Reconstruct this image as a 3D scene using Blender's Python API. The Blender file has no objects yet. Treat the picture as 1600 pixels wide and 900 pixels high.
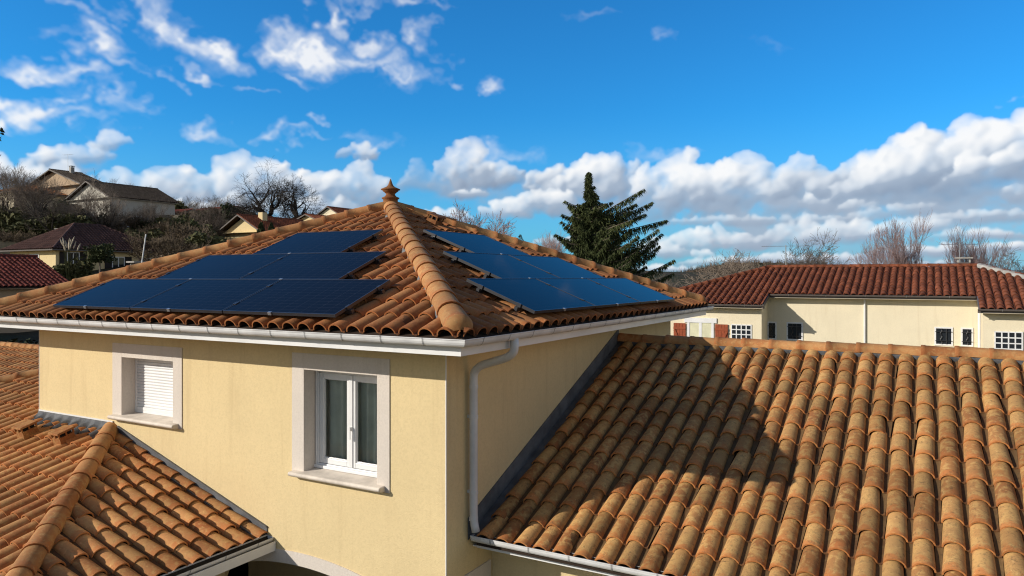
import bpy, bmesh, math, random
from mathutils import Vector, Matrix
import numpy as np
R = math.radians
SC = bpy.context.scene
COL = SC.collection
random.seed(7)

# ------------------------------------------------------------------ camera
CZ = 5.6
PSI = R(29.5)
FWD = Vector((-math.sin(PSI), math.cos(PSI), 0)); RGT = Vector((math.cos(PSI), math.sin(PSI), 0))
cam_d = bpy.data.cameras.new("camera"); cam = bpy.data.objects.new("camera", cam_d); COL.objects.link(cam)
cam.location = (0, 0, CZ)
cam.rotation_euler = (R(90), 0, PSI)
cam_d.sensor_width = 36; cam_d.lens = 36*1150/1600
cam_d.shift_y = -17/1600
cam_d.clip_start = .1; cam_d.clip_end = 9000
SC.camera = cam

# ------------------------------------------------------------------ sun, exposure
SUN_TRAVEL = Vector((.95, 1.0, -.61)).normalized()
SUN_EL = math.asin(-SUN_TRAVEL.z)
SUN_ROT = math.atan2(-SUN_TRAVEL.x, -SUN_TRAVEL.y) % (2*math.pi)
sd = bpy.data.lights.new("sun", 'SUN'); sun = bpy.data.objects.new("sun", sd); COL.objects.link(sun)
sd.energy = 5.0; sd.angle = R(.5); sd.color = (1, .93, .82)
sun.rotation_euler = SUN_TRAVEL.to_track_quat('-Z', 'Y').to_euler()
SC.view_settings.view_transform = 'Standard'; SC.view_settings.look = 'None'
SC.cycles.filter_width = 1.15
SC.view_settings.exposure = -.12; SC.view_settings.gamma = 1

# ------------------------------------------------------------------ node helper
class NT:
    def __init__(s, tree): s.t = tree; s.n = tree.nodes; s.l = tree.links
    def new(s, typ, **kw):
        n = s.n.new(typ)
        for k, v in kw.items(): setattr(n, k, v)
        return n
    def put(s, sock, v):
        if v is None: return
        if isinstance(v, bpy.types.NodeSocket): s.l.new(v, sock)
        else:
            if sock.type == 'RGBA' and not isinstance(v, (int, float)) and len(v) == 3: v = (*v, 1)
            sock.default_value = v
    def math(s, op, a, b=None, c=None, clamp=False):
        n = s.new('ShaderNodeMath', operation=op, use_clamp=clamp)
        for i, v in enumerate((a, b, c)): s.put(n.inputs[i], v)
        return n.outputs[0]
    def vec(s, op, a, b=None, scale=None):
        n = s.new('ShaderNodeVectorMath', operation=op)
        s.put(n.inputs[0], a)
        if b is not None: s.put(n.inputs[1], b)
        if scale is not None: s.put(n.inputs['Scale'], scale)
        return n.outputs['Value'] if op in ('DOT_PRODUCT', 'LENGTH') else n.outputs[0]
    def mix(s, f, a, b, blend='MIX'):
        n = s.new('ShaderNodeMix', data_type='RGBA', blend_type=blend)
        s.put(n.inputs[0], f); s.put(n.inputs[6], a); s.put(n.inputs[7], b)
        return n.outputs[2]
    def noise(s, vec, scale, detail=4, rough=.55, dist=0.):
        n = s.new('ShaderNodeTexNoise')
        s.put(n.inputs['Vector'], vec); s.put(n.inputs['Scale'], scale); s.put(n.inputs['Detail'], detail)
        s.put(n.inputs['Roughness'], rough); s.put(n.inputs['Distortion'], dist)
        return n.outputs[0]
    def ss(s, v, lo, hi, a=0., b=1.):
        n = s.new('ShaderNodeMapRange', interpolation_type='SMOOTHSTEP')
        for i, x in enumerate((v, lo, hi, a, b)): s.put(n.inputs[i], x)
        return n.outputs[0]
    def ramp(s, v, stops, interp='LINEAR'):
        n = s.new('ShaderNodeValToRGB'); e = n.color_ramp.elements; n.color_ramp.interpolation = interp
        while len(e) < len(stops): e.new(.5)
        for k, (p, c) in enumerate(stops): e[k].position = p; e[k].color = (*c, 1)
        s.put(n.inputs[0], v); return n.outputs[0]

# ------------------------------------------------------------------ world: Nishita sky, clouds by compass bearing and elevation
# heaps: bearing from the site axis, base elevation, half width, height, slope of the base, tone, layer (degrees)
VEILS = [
    (30.60, 5.18, 6.28, 1.12, 0.90),
    (24.33, 4.85, 7.03, 0.91, 0.90),
    (17.38, 4.79, 5.90, 0.81, 0.85),
    (11.79, 4.62, 3.82, 0.68, 0.70),
    (23.50, 3.70, 13.83, 1.01, 0.55),
    (25.56, 1.57, 13.38, 1.17, 0.45),
    (34.15, 6.49, 2.05, 1.24, 0.70),
    (4.97, 5.20, 4.45, 0.69, 0.70),
    (-0.50, 6.60, 2.49, 0.90, 0.55),
    (-3.98, 6.68, 2.73, 0.60, 0.60),
    (-15.55, 5.31, 5.09, 0.77, 0.65),
    (-22.23, 5.11, 4.70, 0.74, 0.60),
    (-11.79, 5.49, 2.86, 0.68, 0.60),
    (-30.96, 7.01, 2.20, 0.43, 0.50),
]
HEAPS = [
    (31.33, 5.64, 5.45, 3.15, 0.152, 0.00, 3),
    (25.15, 4.99, 5.72, 3.13, 0.066, -0.02, 3),
    (18.29, 4.77, 6.74, 3.07, 0.000, -0.03, 3),
    (12.26, 4.62, 4.28, 2.84, 0.000, -0.02, 3),
    (34.15, 7.70, 4.09, 1.94, 0.145, 0.05, 4),
    (29.10, 7.40, 2.28, 2.15, 0.229, 0.03, 5),
    (21.37, 4.63, 2.59, 1.14, 0.000, 0.00, 2),
    (16.01, 5.30, 5.06, 2.15, 0.000, 0.02, 2),
    (27.55, 5.77, 4.31, 2.18, 0.203, 0.03, 2),
    (32.76, 6.18, 3.17, 1.41, 0.178, -0.03, 2),
    (5.22, 5.59, 3.71, 2.56, 0.050, -0.02, 3),
    (2.49, 4.87, 3.23, 1.45, 0.000, 0.00, 2),
    (7.68, 6.54, 1.96, 2.21, 0.000, -0.02, 4),
    (3.48, 6.58, 2.48, 1.56, 0.000, -0.06, 4),
    (-4.72, 6.77, 3.17, 2.67, -0.020, 0.02, 2),
    (-1.25, 7.18, 2.39, 1.45, 0.000, -0.05, 3),
    (-0.50, 4.62, 1.99, 1.12, 0.000, 0.04, 2),
    (-5.46, 4.21, 2.37, 0.78, 0.000, 0.03, 2),
    (-3.24, 6.29, 1.69, 0.45, 0.000, 0.00, 2),
    (-11.79, 8.95, 1.72, 0.82, 0.000, -0.03, 3),
    (-12.03, 5.59, 2.86, 2.07, 0.000, 0.00, 2),
    (-15.55, 5.65, 3.01, 2.04, 0.000, 0.00, 3),
    (-19.62, 5.52, 3.54, 2.52, 0.000, 0.02, 3),
    (-23.50, 4.92, 3.35, 2.56, 0.000, 0.04, 2),
    (-26.96, 5.09, 2.18, 1.79, 0.000, 0.02, 3),
    (-17.38, 4.41, 6.35, 1.28, 0.000, -0.08, 1),
    (-21.59, 4.07, 4.74, 1.04, 0.000, -0.05, 1),
    (-14.62, 4.23, 3.73, 0.76, 0.000, -0.10, 3),
    (-30.60, 7.46, 2.44, 0.96, 0.139, 0.04, 2),
    (-32.23, 7.04, 1.57, 0.85, 0.000, 0.03, 3),
    (-28.52, 8.65, 1.23, 0.74, 0.114, 0.04, 2),
    (-34.49, 5.77, 2.03, 1.29, 0.000, 0.04, 2),
    (-31.69, 5.96, 2.16, 1.23, 0.000, 0.00, 1),
    (14.62, 1.83, 5.13, 1.30, 0.031, 0.02, 2),
    (19.84, 2.11, 4.19, 1.31, 0.032, 0.02, 2),
    (24.74, 2.49, 3.70, 1.01, 0.033, 0.00, 2),
    (28.33, 2.85, 2.70, 0.79, 0.057, 0.00, 2),
    (11.31, 1.51, 2.40, 0.71, 0.000, 0.02, 2),
    (14.39, 1.40, 0.84, 0.43, 0.000, 0.05, 1),
    (17.38, 0.81, 4.99, 0.48, 0.000, -0.05, 3),
    (11.79, 0.39, 2.86, 0.38, 0.000, -0.02, 3),
    (21.80, 0.97, 5.15, 0.57, 0.000, -0.06, 3),
    (34.32, 4.84, 1.36, 0.92, 0.000, 0.02, 2),
    (33.80, 3.56, 3.10, 0.65, 0.060, -0.06, 3),
    (30.60, 3.47, 3.32, 0.67, 0.093, -0.05, 3),
    (27.16, 4.03, 3.55, 0.70, 0.112, -0.08, 3),
    (25.15, 4.63, 1.22, 0.56, 0.000, 0.04, 1),
    (29.85, 1.34, 4.87, 0.58, 0.000, -0.08, 3),
    (34.49, 1.68, 2.37, 0.55, 0.000, 0.00, 3),
    (32.41, 2.44, 3.20, 0.57, 0.000, -0.06, 3),
    (21.37, 3.75, 5.18, 0.52, 0.000, -0.14, 3),
    (15.55, 3.88, 4.16, 0.48, 0.000, -0.12, 3),
    (27.55, 0.66, 5.48, 0.40, 0.000, -0.08, 3),
    (3.98, 2.38, 2.97, 0.45, 0.000, 0.00, 3),
    (-1.99, 1.89, 2.99, 0.39, 0.000, 0.00, 3),
    (43.73, 4.78, 3.90, 2.42, 0.000, 0.00, 3),
    (-39.56, 5.10, 4.44, 2.15, 0.000, 0.00, 3),
    (48.50, 5.04, 3.28, 2.22, 0.000, 0.00, 3),
]
WISPS = [
    (-25.96, 16.87, 2.10, 1.16, -35, 1.00),
    (-23.92, 16.01, 2.37, 1.09, -28, 1.00),
    (-21.59, 15.29, 1.72, 0.83, -20, 1.00),
    (-27.36, 17.69, 1.31, 0.71, -55, 0.70),
    (-29.48, 16.77, 1.61, 0.69, -60, 0.80),
    (-31.51, 17.33, 2.06, 0.68, -40, 0.70),
    (-29.85, 15.11, 2.67, 0.73, -22, 0.90),
    (-31.15, 13.52, 2.25, 0.51, -25, 0.75),
    (-28.33, 13.56, 1.83, 0.44, -25, 0.70),
    (-23.71, 13.78, 1.59, 0.41, -20, 0.70),
    (-26.29, 13.38, 0.76, 0.36, -10, 0.60),
    (-16.70, 16.82, 2.17, 1.05, -15, 0.85),
    (-14.15, 16.35, 2.67, 1.26, -14, 1.00),
    (-11.31, 15.94, 2.73, 1.17, -10, 1.00),
    (-8.65, 15.66, 1.94, 0.99, -5, 1.05),
    (-17.38, 17.20, 1.55, 0.76, -25, 0.60),
    (-10.35, 17.70, 2.06, 0.74, -20, 0.60),
    (-15.55, 14.60, 1.98, 0.48, -15, 0.60),
    (-13.92, 19.22, 1.25, 0.87, -45, 0.75),
    (-7.92, 20.02, 2.32, 0.49, -15, 0.75),
    (-5.46, 20.11, 1.59, 0.50, -10, 0.60),
    (-11.79, 20.10, 2.49, 0.39, 0, 0.60),
    (-6.45, 17.50, 1.12, 0.79, -30, 0.55),
    (-4.97, 16.55, 1.41, 0.50, -15, 0.35),
    (-1.10, 14.43, 1.23, 0.65, 0, 1.05),
    (-2.74, 13.90, 0.57, 0.30, 0, 0.60),
    (-5.46, 14.46, 0.84, 0.30, 0, 0.50),
    (-32.76, 10.81, 1.84, 0.67, -8, 1.00),
    (-29.66, 10.11, 2.14, 0.69, -10, 1.00),
    (-28.14, 11.49, 2.21, 0.66, -18, 0.95),
    (-33.46, 9.88, 0.99, 0.37, -8, 0.80),
    (-30.96, 11.51, 1.18, 0.34, -10, 0.60),
    (-22.23, 10.18, 1.83, 0.51, -8, 1.00),
    (-22.44, 10.83, 1.82, 0.37, -25, 0.70),
    (-23.71, 10.82, 0.56, 0.27, 0, 0.60),
    (-17.84, 10.46, 0.86, 0.52, 0, 0.80),
    (-16.01, 10.47, 1.49, 0.29, -5, 0.50),
    (-34.56, 11.46, 0.77, 0.41, -20, 0.80),
    (-19.40, 12.71, 1.09, 0.28, 0, 0.50),
    (10.59, 17.68, 1.83, 0.59, 20, 0.50),
    (34.56, 11.46, 0.64, 0.45, 20, 0.95),
    (-15.09, 11.53, 0.71, 0.24, 0, 0.50),
    (-11.79, 9.71, 2.04, 0.63, 0, 0.70),
    (11.79, 9.57, 2.72, 0.44, 0, 0.45),
    (-2.24, 9.03, 2.84, 0.80, 10, 0.55),
    (6.45, 19.42, 2.80, 0.40, 5, 0.30),
    (19.18, 17.03, 3.80, 0.42, 8, 0.20),
]
def cloud_map():
    """opacity and brightness of the clouds by compass bearing and elevation: heaps of round puffs on flat bases, lit from the sun's side"""
    RES = .1; A0, A1, E0, E1 = -80., 80., -2., 52.
    W, Hh = int((A1-A0)/RES), int((E1-E0)/RES)
    rng = np.random.RandomState(21)
    def cubic_up(g, h, w):
        def ax(a, n, axis):
            m = a.shape[axis]; x = np.linspace(1, m-3, n); i = np.floor(x).astype(int); f = x-i
            sh = [1, 1]; sh[axis] = n; f = f.reshape(sh); t = lambda k: np.take(a, i+k, axis)
            a0, a1, a2, a3 = t(-1), t(0), t(1), t(2)
            return a1+.5*f*(a2-a0+f*(2*a0-5*a1+4*a2-a3+f*(3*(a1-a2)+a3-a0)))
        return ax(ax(g, h, 0), w, 1)
    def fbm(cell_a, cell_e, octs, rough=.55):
        o = np.zeros((Hh, W)); amp = 1.; tot = 0.
        for k in range(octs):
            gh, gw = int((E1-E0)/cell_e*2**k)+5, int((A1-A0)/cell_a*2**k)+5
            if gh > Hh*1.2: break
            o += amp*cubic_up(rng.randn(gh, gw), Hh, W); tot += amp*amp; amp *= rough
        return o/math.sqrt(tot)
    AZ = A0+(np.arange(W)+.5)*RES; EL = E0+(np.arange(Hh)+.5)*RES
    def sample(img, dy, dx):
        h, w = img.shape; yy = np.clip(np.arange(h)[:, None]+dy, 0, h-1.001); xx = np.clip(np.arange(w)[None, :]+dx, 0, w-1.001)
        y0 = yy.astype(int); x0 = xx.astype(int); fy = yy-y0; fx = xx-x0
        return (img[y0, x0]*(1-fx)+img[y0, x0+1]*fx)*(1-fy)+(img[y0+1, x0]*(1-fx)+img[y0+1, x0+1]*fx)*fy
    def blur(a, n):
        for _ in range(2):
            for ax in (0, 1):
                c = np.cumsum(np.concatenate([np.repeat(np.take(a, [0], ax), n+1, ax), a, np.repeat(np.take(a, [-1], ax), n, ax)], ax), ax)
                m = a.shape[ax]; a = (np.take(c, range(2*n+1, 2*n+1+m), ax)-np.take(c, range(0, m), ax))/(2*n+1)
        return a
    w1, w2 = fbm(3., 2.4, 6, .6), fbm(3., 2.4, 6, .6)
    fine = fbm(1.6, 1.2, 4, .65); big = fbm(9., 5., 6, .55)
    alpha = np.zeros((Hh, W)); val = np.zeros((Hh, W))
    veil = np.zeros((Hh, W))                                   # grey under-cloud
    for (ca, ce, sa, se, amp) in VEILS:
        u = (AZ[None, :]-ca)/sa; v = (EL[:, None]-ce)/se; veil = np.maximum(veil, amp*np.exp(-(u*u+v*v)))
    veil = np.clip(sample(veil, w1*6., w2*8.)*(1+.28*big+.16*w1), 0, 1); vt = .34+.07*big+.03*w2
    alpha = .85*veil; val = vt*alpha
    order = sorted(HEAPS, key=lambda c: -c[6])                 # far layers first
    for (ca, ce, sa, se, slope, bright, layer) in order:
        ia, ib = max(0, int((ca-sa-2.2*se-1-A0)/RES)), min(W, int((ca+sa+2.2*se+1-A0)/RES))
        ja, jb = max(0, int((ce-1.5*se-abs(slope)*sa-E0)/RES)), min(Hh, int((ce+3.2*se+abs(slope)*sa-E0)/RES))
        if ib-ia < 8 or jb-ja < 8: continue
        hm = np.zeros((jb-ja, ib-ia)); hh, ww = hm.shape
        fn, bg_, q1, q2 = fine[ja:jb, ia:ib], big[ja:jb, ia:ib], w1[ja:jb, ia:ib], w2[ja:jb, ia:ib]
        n1 = int(22*max(1, sa/se*.8))
        def splat(a, e, r, z):
            x = (a-A0)/RES-ia; y = (e-E0)/RES-ja; rr = r/RES
            xa, xb = max(0, int(x-rr)), min(ww, int(x+rr)+2); ya, yb = max(0, int(y-rr)), min(hh, int(y+rr)+2)
            if xa >= xb or ya >= yb: return
            X = (np.arange(xa, xb)-x)[None, :]; Y = (np.arange(ya, yb)-y)[:, None]; q = rr*rr-X*X-Y*Y*1.15
            hm[ya:yb, xa:xb] = np.maximum(hm[ya:yb, xa:xb], np.where(q > 0, np.sqrt(np.maximum(q, 0))*RES+z, 0))
        pts = []
        for _ in range(n1):                                      # body
            u = rng.uniform(-1, 1); lim = math.sqrt(max(0., 1-u*u))
            v = rng.uniform(0, 1)**.8*lim*rng.uniform(.55, 1.)
            r = se*rng.uniform(.34, .60)*(.45+.55*lim); a = ca+u*sa; e = ce+slope*u*sa+v*se*1.35
            pts.append((a, e, r)); splat(a, e, r, 0.)
        for (a, e, r) in list(pts):                              # knobs on the body, small knobs on those
            for _ in range(6):
                t = rng.uniform(0, 2*math.pi); d = r*rng.uniform(.4, .95); r2 = r*rng.uniform(.22, .45)
                a2, e2 = a+math.cos(t)*d, e+math.sin(t)*d*.95; z = math.sqrt(max(0, r*r-d*d))*.8; splat(a2, e2, r2, z)
                if r2 > .28:
                    for _ in range(4):
                        t = rng.uniform(0, 2*math.pi); d2 = r2*rng.uniform(.5, 1.); splat(a2+math.cos(t)*d2, e2+math.sin(t)*d2, r2*rng.uniform(.22, .42), z+math.sqrt(max(0, r2*r2-d2*d2))*.7)
        wa = min(1., .42+se*.2)
        hm = sample(hm, q1*2.4*wa+fn*.7, q2*3.2*wa+fn*.6)
        base = ce+slope*(AZ[None, ia:ib]-ca)+.14*se*bg_
        up = (EL[ja:jb, None]-base)/se
        hm = np.where(hm > 0, np.maximum(0, hm+(fn*.05-.08)*se), 0)*np.clip((up+.42)/.7, 0, 1)
        hm = .55*hm+.45*blur(hm, 1)
        al = 1-np.exp(-(hm/(se*.30))**1.2)
        soft = np.clip((up+.35)/.9, .15, 1)
        hs_ = .6*blur(hm, 1)+.4*blur(hm, max(2, int(se*1.2))); gy, gx = np.gradient(hs_, RES)
        nz = 1/np.sqrt(1+gx*gx+gy*gy); nl = np.clip((gx*.80-gy*.50+.36)*nz, -.3, 1.1)    # light from the left, above and behind the viewer
        hb = blur(hm, max(2, int(se*2.2))); sh = np.zeros_like(hm)
        for s_ in range(1, 7):
            d = s_*se*.17/RES; sh += np.maximum(0, sample(hb, .50*d, -.85*d)-hb-.05*s_*se)
        v = .42+.34*nl+(.48+.10*min(1, se/3))*np.clip(up-.50-.12*min(1, se/3), -1., .6)-.24*np.clip(sh/se, 0, 1.6)+.03*fn+.06*bg_+bright
        al = np.clip(al*(1.2+.25*q1)-.10, 0, 1)
        val[ja:jb, ia:ib] = val[ja:jb, ia:ib]*(1-al)+v*al
        alpha[ja:jb, ia:ib] = alpha[ja:jb, ia:ib]*(1-al)+al
    al = .50*np.clip(veil*1.3-.2, 0, 1); val = val*(1-al)+vt*al; alpha = alpha*(1-al)+al
    # thin torn sheets high up
    st = np.zeros((Hh, W))
    for (ca, ce, sa, se, rot, amp) in WISPS:
        X = AZ[None, :]-ca; Y = EL[:, None]-ce; c, s_ = math.cos(R(rot)), math.sin(R(rot))
        u = (X*c+Y*s_)/sa; v = (-X*s_+Y*c)/se
        st = np.maximum(st, amp*np.exp(-(u*u+v*v)**.9))
    streak = fbm(3.4, 1.6, 6, .66); s2 = sample(streak, w1*5., w2*5.)
    t = sample(st, w1*5.+big*5., w2*9.+big*7.)
    t = t*(.98+.40*s2+.20*big)
    al = np.clip((t-.12)/1.1, 0, 1)**1.2*.90
    tb = blur(t, 3); gy, gx = np.gradient(tb, RES)
    v = .86+.16*np.clip((tb-.45)*1.2, -.6, 1)+np.clip(.20*(gx*.8-gy*.45), -.16, .12)
    val = (val*(1-al)+v*al)/np.maximum(alpha*(1-al)+al, 1e-4); alpha = alpha*(1-al)+al
    return np.clip(alpha, 0, 1), np.clip(val, 0, 1.1), (A0, A1, E0, E1)

w = bpy.data.worlds.new("World"); SC.world = w; w.use_nodes = True
T = NT(w.node_tree); T.n.clear()
sky = T.new('ShaderNodeTexSky', sky_type='NISHITA', sun_disc=False, sun_elevation=SUN_EL, sun_rotation=SUN_ROT,
            altitude=200, air_density=1.0, dust_density=.6, ozone_density=1.5)
c_al, c_v, c_ext = cloud_map()
im = bpy.data.images.new('cloud_map', c_al.shape[1], c_al.shape[0], alpha=False, float_buffer=True); im.colorspace_settings.name = 'Non-Color'
px_ = np.ones((*c_al.shape, 4), dtype=np.float32); px_[..., 0] = c_v; px_[..., 1] = c_al; px_[..., 2] = 0
im.pixels.foreach_set(px_.ravel()); im.update()
dn = T.vec('NORMALIZE', T.new('ShaderNodeTexCoord').outputs['Generated'])
sx = T.new('ShaderNodeSeparateXYZ'); T.l.new(dn, sx.inputs[0])
az = T.math('ADD', T.math('MULTIPLY', T.math('ARCTAN2', sx.outputs[0], sx.outputs[1]), 57.29578), math.degrees(PSI))
el = T.math('MULTIPLY', T.math('ARCSINE', sx.outputs[2]), 57.29578)
cb = T.new('ShaderNodeCombineXYZ')
T.l.new(T.math('DIVIDE', T.math('SUBTRACT', az, c_ext[0]), c_ext[1]-c_ext[0]), cb.inputs[0]); T.l.new(T.math('DIVIDE', T.math('SUBTRACT', el, c_ext[2]), c_ext[3]-c_ext[2]), cb.inputs[1])
ti = T.new('ShaderNodeTexImage', image=im, extension='CLIP', interpolation='Cubic'); T.l.new(cb.outputs[0], ti.inputs[0])
sc_ = T.new('ShaderNodeSeparateColor'); T.l.new(ti.outputs[0], sc_.inputs[0])
lit, alpha = sc_.outputs[0], sc_.outputs[1]
ccol = T.ramp(lit, [(0., (.26, .33, .45)), (.42, (.40, .48, .60)), (.64, (.70, .76, .84)), (.90, (1., 1., 1.))])
ccol = T.mix(1., ccol, (10.6, 10.6, 10.6), 'MULTIPLY')
side = T.ss(T.math('ABSOLUTE', az), 48., 75.)                                            # out of view: broken bright cumulus added to lighten the shaded walls
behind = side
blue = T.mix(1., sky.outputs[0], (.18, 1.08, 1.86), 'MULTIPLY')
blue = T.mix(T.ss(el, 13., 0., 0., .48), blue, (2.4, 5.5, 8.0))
fill_cloud = T.ss(T.noise(dn, 3.2, 5., .6), .42, .60)
back = T.mix(T.math('MULTIPLY', fill_cloud, T.math('MULTIPLY', T.ss(el, 22., 45., .95, .04), T.math('MULTIPLY', T.ss(az, 40., 60.), T.ss(az, 150., 185., 1., 0.)))), sky.outputs[0], (9.4, 9.0, 8.4))  # unseen low clouds on the right, added as white fill for shaded walls
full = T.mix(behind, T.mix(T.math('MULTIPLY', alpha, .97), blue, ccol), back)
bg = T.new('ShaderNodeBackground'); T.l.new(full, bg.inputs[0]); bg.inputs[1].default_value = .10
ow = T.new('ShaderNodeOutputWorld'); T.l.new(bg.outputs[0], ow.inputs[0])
w.cycles.sampling_method = 'MANUAL'; w.cycles.sample_map_resolution = 512

# ------------------------------------------------------------------ materials
def mat(name, rough=.8, spec=.3):
    m = bpy.data.materials.new(name); m.use_nodes = True
    t = NT(m.node_tree); b = t.n['Principled BSDF']
    b.inputs['Roughness'].default_value = rough; b.inputs['Specular IOR Level'].default_value = spec
    return m, t, b
def pos(t): return t.new('ShaderNodeNewGeometry').outputs['Position']
def bump(t, b, h, strength=.3, dist=.01):
    n = t.new('ShaderNodeBump'); t.put(n.inputs['Strength'], strength); t.put(n.inputs['Distance'], dist)
    t.put(n.inputs['Height'], h); t.l.new(n.outputs[0], b.inputs['Normal'])
def plain(name, c, rough=.7, amt=.12, scale=6., bscale=0, bstr=.2, bdist=.005, spec=.3, metal=0., c2=None):
    m, t, b = mat(name, rough, spec); p = pos(t)
    n = t.noise(p, scale, 5, .6)
    c2 = c2 or tuple(x*(1-amt*2.2) for x in c)
    t.put(b.inputs['Base Color'], t.mix(t.ss(n, .3, .72), c, c2))
    b.inputs['Metallic'].default_value = metal
    if bscale: bump(t, b, t.noise(p, bscale, 3, .6), bstr, bdist)
    return m
def stucco(name, c, stain):
    m, t, b = mat(name, .92, .15); p = pos(t)
    big = t.noise(p, 1.1, 6, .6); fine = t.noise(p, 38., 4, .75)
    st = t.noise(t.vec('MULTIPLY', p, (7., 7., .55)), 1., 5, .65)
    col = t.mix(t.ss(big, .3, .75, 0, .6), c, tuple(x*.88 for x in c))
    col = t.mix(t.ss(st, .50, .78, 0, .5), col, stain)
    col = t.mix(t.ss(fine, .38, .72, 0, .36), col, tuple(x*.72 for x in c))
    t.put(b.inputs['Base Color'], col)
    bump(t, b, t.math('ADD', fine, t.noise(p, 140., 2, .6)), .55, .006)
    return m
def tile_mat(name, stops, tan, orange, lichen, tanamt=.8, lich=.5, pan=(.085, .05, .03), bs=.5):
    m, t, b = mat(name, .88, .2); p = pos(t)
    a = t.new('ShaderNodeAttribute', attribute_name='tile')
    s = t.new('ShaderNodeSeparateXYZ'); t.l.new(a.outputs['Vector'], s.inputs[0])
    rnd, tau, th = s.outputs
    base = t.ramp(rnd, stops)
    off = t.vec('ADD', p, t.vec('SCALE', (3.1, 5.7, 1.3), scale=t.math('MULTIPLY', rnd, 37.)))
    n1 = t.noise(off, 13., 5, .62, .4); n2 = t.noise(p, 60., 4, .65); n3 = t.noise(p, 2.2, 4, .6)
    col = t.mix(t.ss(t.math('ADD', n1, t.math('MULTIPLY', t.math('SUBTRACT', n3, .5), .5)), .42, .62, 0, tanamt), base, tan)
    endm = t.math('MULTIPLY', t.ss(t.math('ADD', tau, t.math('MULTIPLY', t.math('SUBTRACT', n1, .5), .9)), .05, .30, 1., 0.), .75)
    col = t.mix(endm, col, orange)
    r2 = t.math('FRACT', t.math('MULTIPLY', rnd, 17.3))
    n5 = t.noise(off, 24., 5, .7)
    col = t.mix(t.ss(n5, .54, .66, 0, lich*.75), col, lichen)
    col = t.mix(t.ss(t.math('ADD', n2, t.math('MULTIPLY', r2, .14)), .58, .80, 0, lich*.45), col, lichen)
    pale = t.noise(off, 26., 3, .6)
    col = t.mix(t.ss(pale, .60, .76, 0, .45), col, tuple(min(1, x*1.45+.04) for x in tan))
    v = t.math('ADD', .72, t.math('MULTIPLY', t.math('FRACT', t.math('MULTIPLY', rnd, 7.7)), .5))
    col = t.mix(1., col, v, 'MULTIPLY')
    # dirt lies in the flat channel between the barrels
    col = t.mix(t.ss(th, 1.02, 1.12, 0, .75), col, pan)
    t.put(b.inputs['Base Color'], col)
    bump(t, b, t.math('ADD', t.math('MULTIPLY', n2, .7), n1), bs, .006)
    return m

M = {}
M['stucco'] = stucco('yellow_render', (.75, .595, .335), (.56, .42, .23))
M['cream'] = stucco('cream_render', (.80, .71, .52), (.66, .56, .39))
M['trim'] = stucco('pale_stone_trim', (.70, .63, .56), (.58, .51, .44))
M['sill'] = plain('sill_stone', (.74, .66, .57), .7, .12, 5., 60, .2)
M['white'] = plain('white_pvc', (.78, .78, .78), .35, .05, 2.5, 0, spec=.45)
M['gutter'] = plain('white_gutter', (.74, .74, .74), .38, .10, 3., 0, spec=.45)
M['seam'] = plain('gutter_seam', (.42, .42, .42), .6)
M['shutter'] = plain('shutter_slats', (.80, .80, .80), .45, .04, 2.)
M['zinc'] = plain('weathered_zinc', (.14, .145, .155), .6, .2, 5., 30, .2)
M['lead'] = plain('lead_flashing', (.11, .115, .125), .65, .3, 9., 25, .4)
M['mortar'] = plain('grey_mortar', (.20, .205, .21), .9, .2, 12., 40, .5, .02)
M['under'] = plain('roof_underlay', (.035, .022, .015), .95)
M['brown_metal'] = plain('brown_gutter', (.13, .11, .10), .45, .1)
M['gutter_dirt'] = plain('gutter_dirt', (.045, .038, .03), .95, .3, 12.)
M['black_metal'] = plain('black_aluminium', (.035, .035, .04), .32, .1, spec=.6)
M['alu'] = plain('aluminium', (.55, .56, .57), .35, .08, metal=.8)
M['dark'] = plain('mouth_shade', (.012, .012, .014), .9)
M['red_wood'] = plain('red_painted_wood', (.32, .070, .024), .6, .15, 9.)
M['black_wood'] = plain('dark_brown_paint', (.025, .018, .016), .6, .1)
M['concrete'] = plain('concrete', (.40, .38, .35), .9, .2, 3., 30, .3)
M['bark_dark'] = plain('dark_bark', (.05, .04, .032), .95, .25, 8., 14, .6, .03)
M['bark_grey'] = plain('grey_brown_bark', (.24, .19, .15), .95, .25, 8., 14, .6, .03)
M['bark_pale'] = plain('pale_bark', (.34, .30, .24), .95, .25, 8.)
M['bark_red'] = plain('reddish_twigs', (.46, .33, .31), .95, .25, 8.)
M['curtain'] = plain('sage_curtain', (.78, .80, .68), .9, .1, 3.)
M['curtain_pale'] = plain('pale_yellow_curtain', (.70, .68, .48), .9, .1, 3.)

M['tile_rw'] = tile_mat('weathered_terracotta',
    [(0, (.34, .145, .050)), (.35, (.42, .205, .070)), (.7, (.45, .255, .098)), (1, (.30, .120, .042))],
    (.50, .295, .108), (.47, .170, .053), (.13, .09, .045), .85, .75, pan=(.045, .028, .016), bs=.8)
M['tile_ll'] = tile_mat('orange_terracotta',
    [(0, (.40, .16, .055)), (.4, (.46, .21, .08)), (.75, (.48, .24, .095)), (1, (.36, .13, .045))],
    (.54, .30, .112), (.48, .175, .058), (.22, .13, .06), .7, .4, pan=(.07, .035, .018))
M['tile_tw'] = tile_mat('brown_terracotta',
    [(0, (.25, .090, .032)), (.4, (.33, .130, .047)), (.75, (.37, .165, .062)), (1, (.21, .076, .029))],
    (.375, .175, .066), (.34, .115, .037), (.15, .09, .05), .6, .5, pan=(.06, .03, .018))
M['tile_cap'] = tile_mat('tan_ridge_terracotta',
    [(0, (.38, .165, .06)), (.5, (.44, .21, .082)), (1, (.36, .14, .05))],
    (.46, .25, .10), (.42, .155, .055), (.22, .17, .09), .85, .5)
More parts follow.
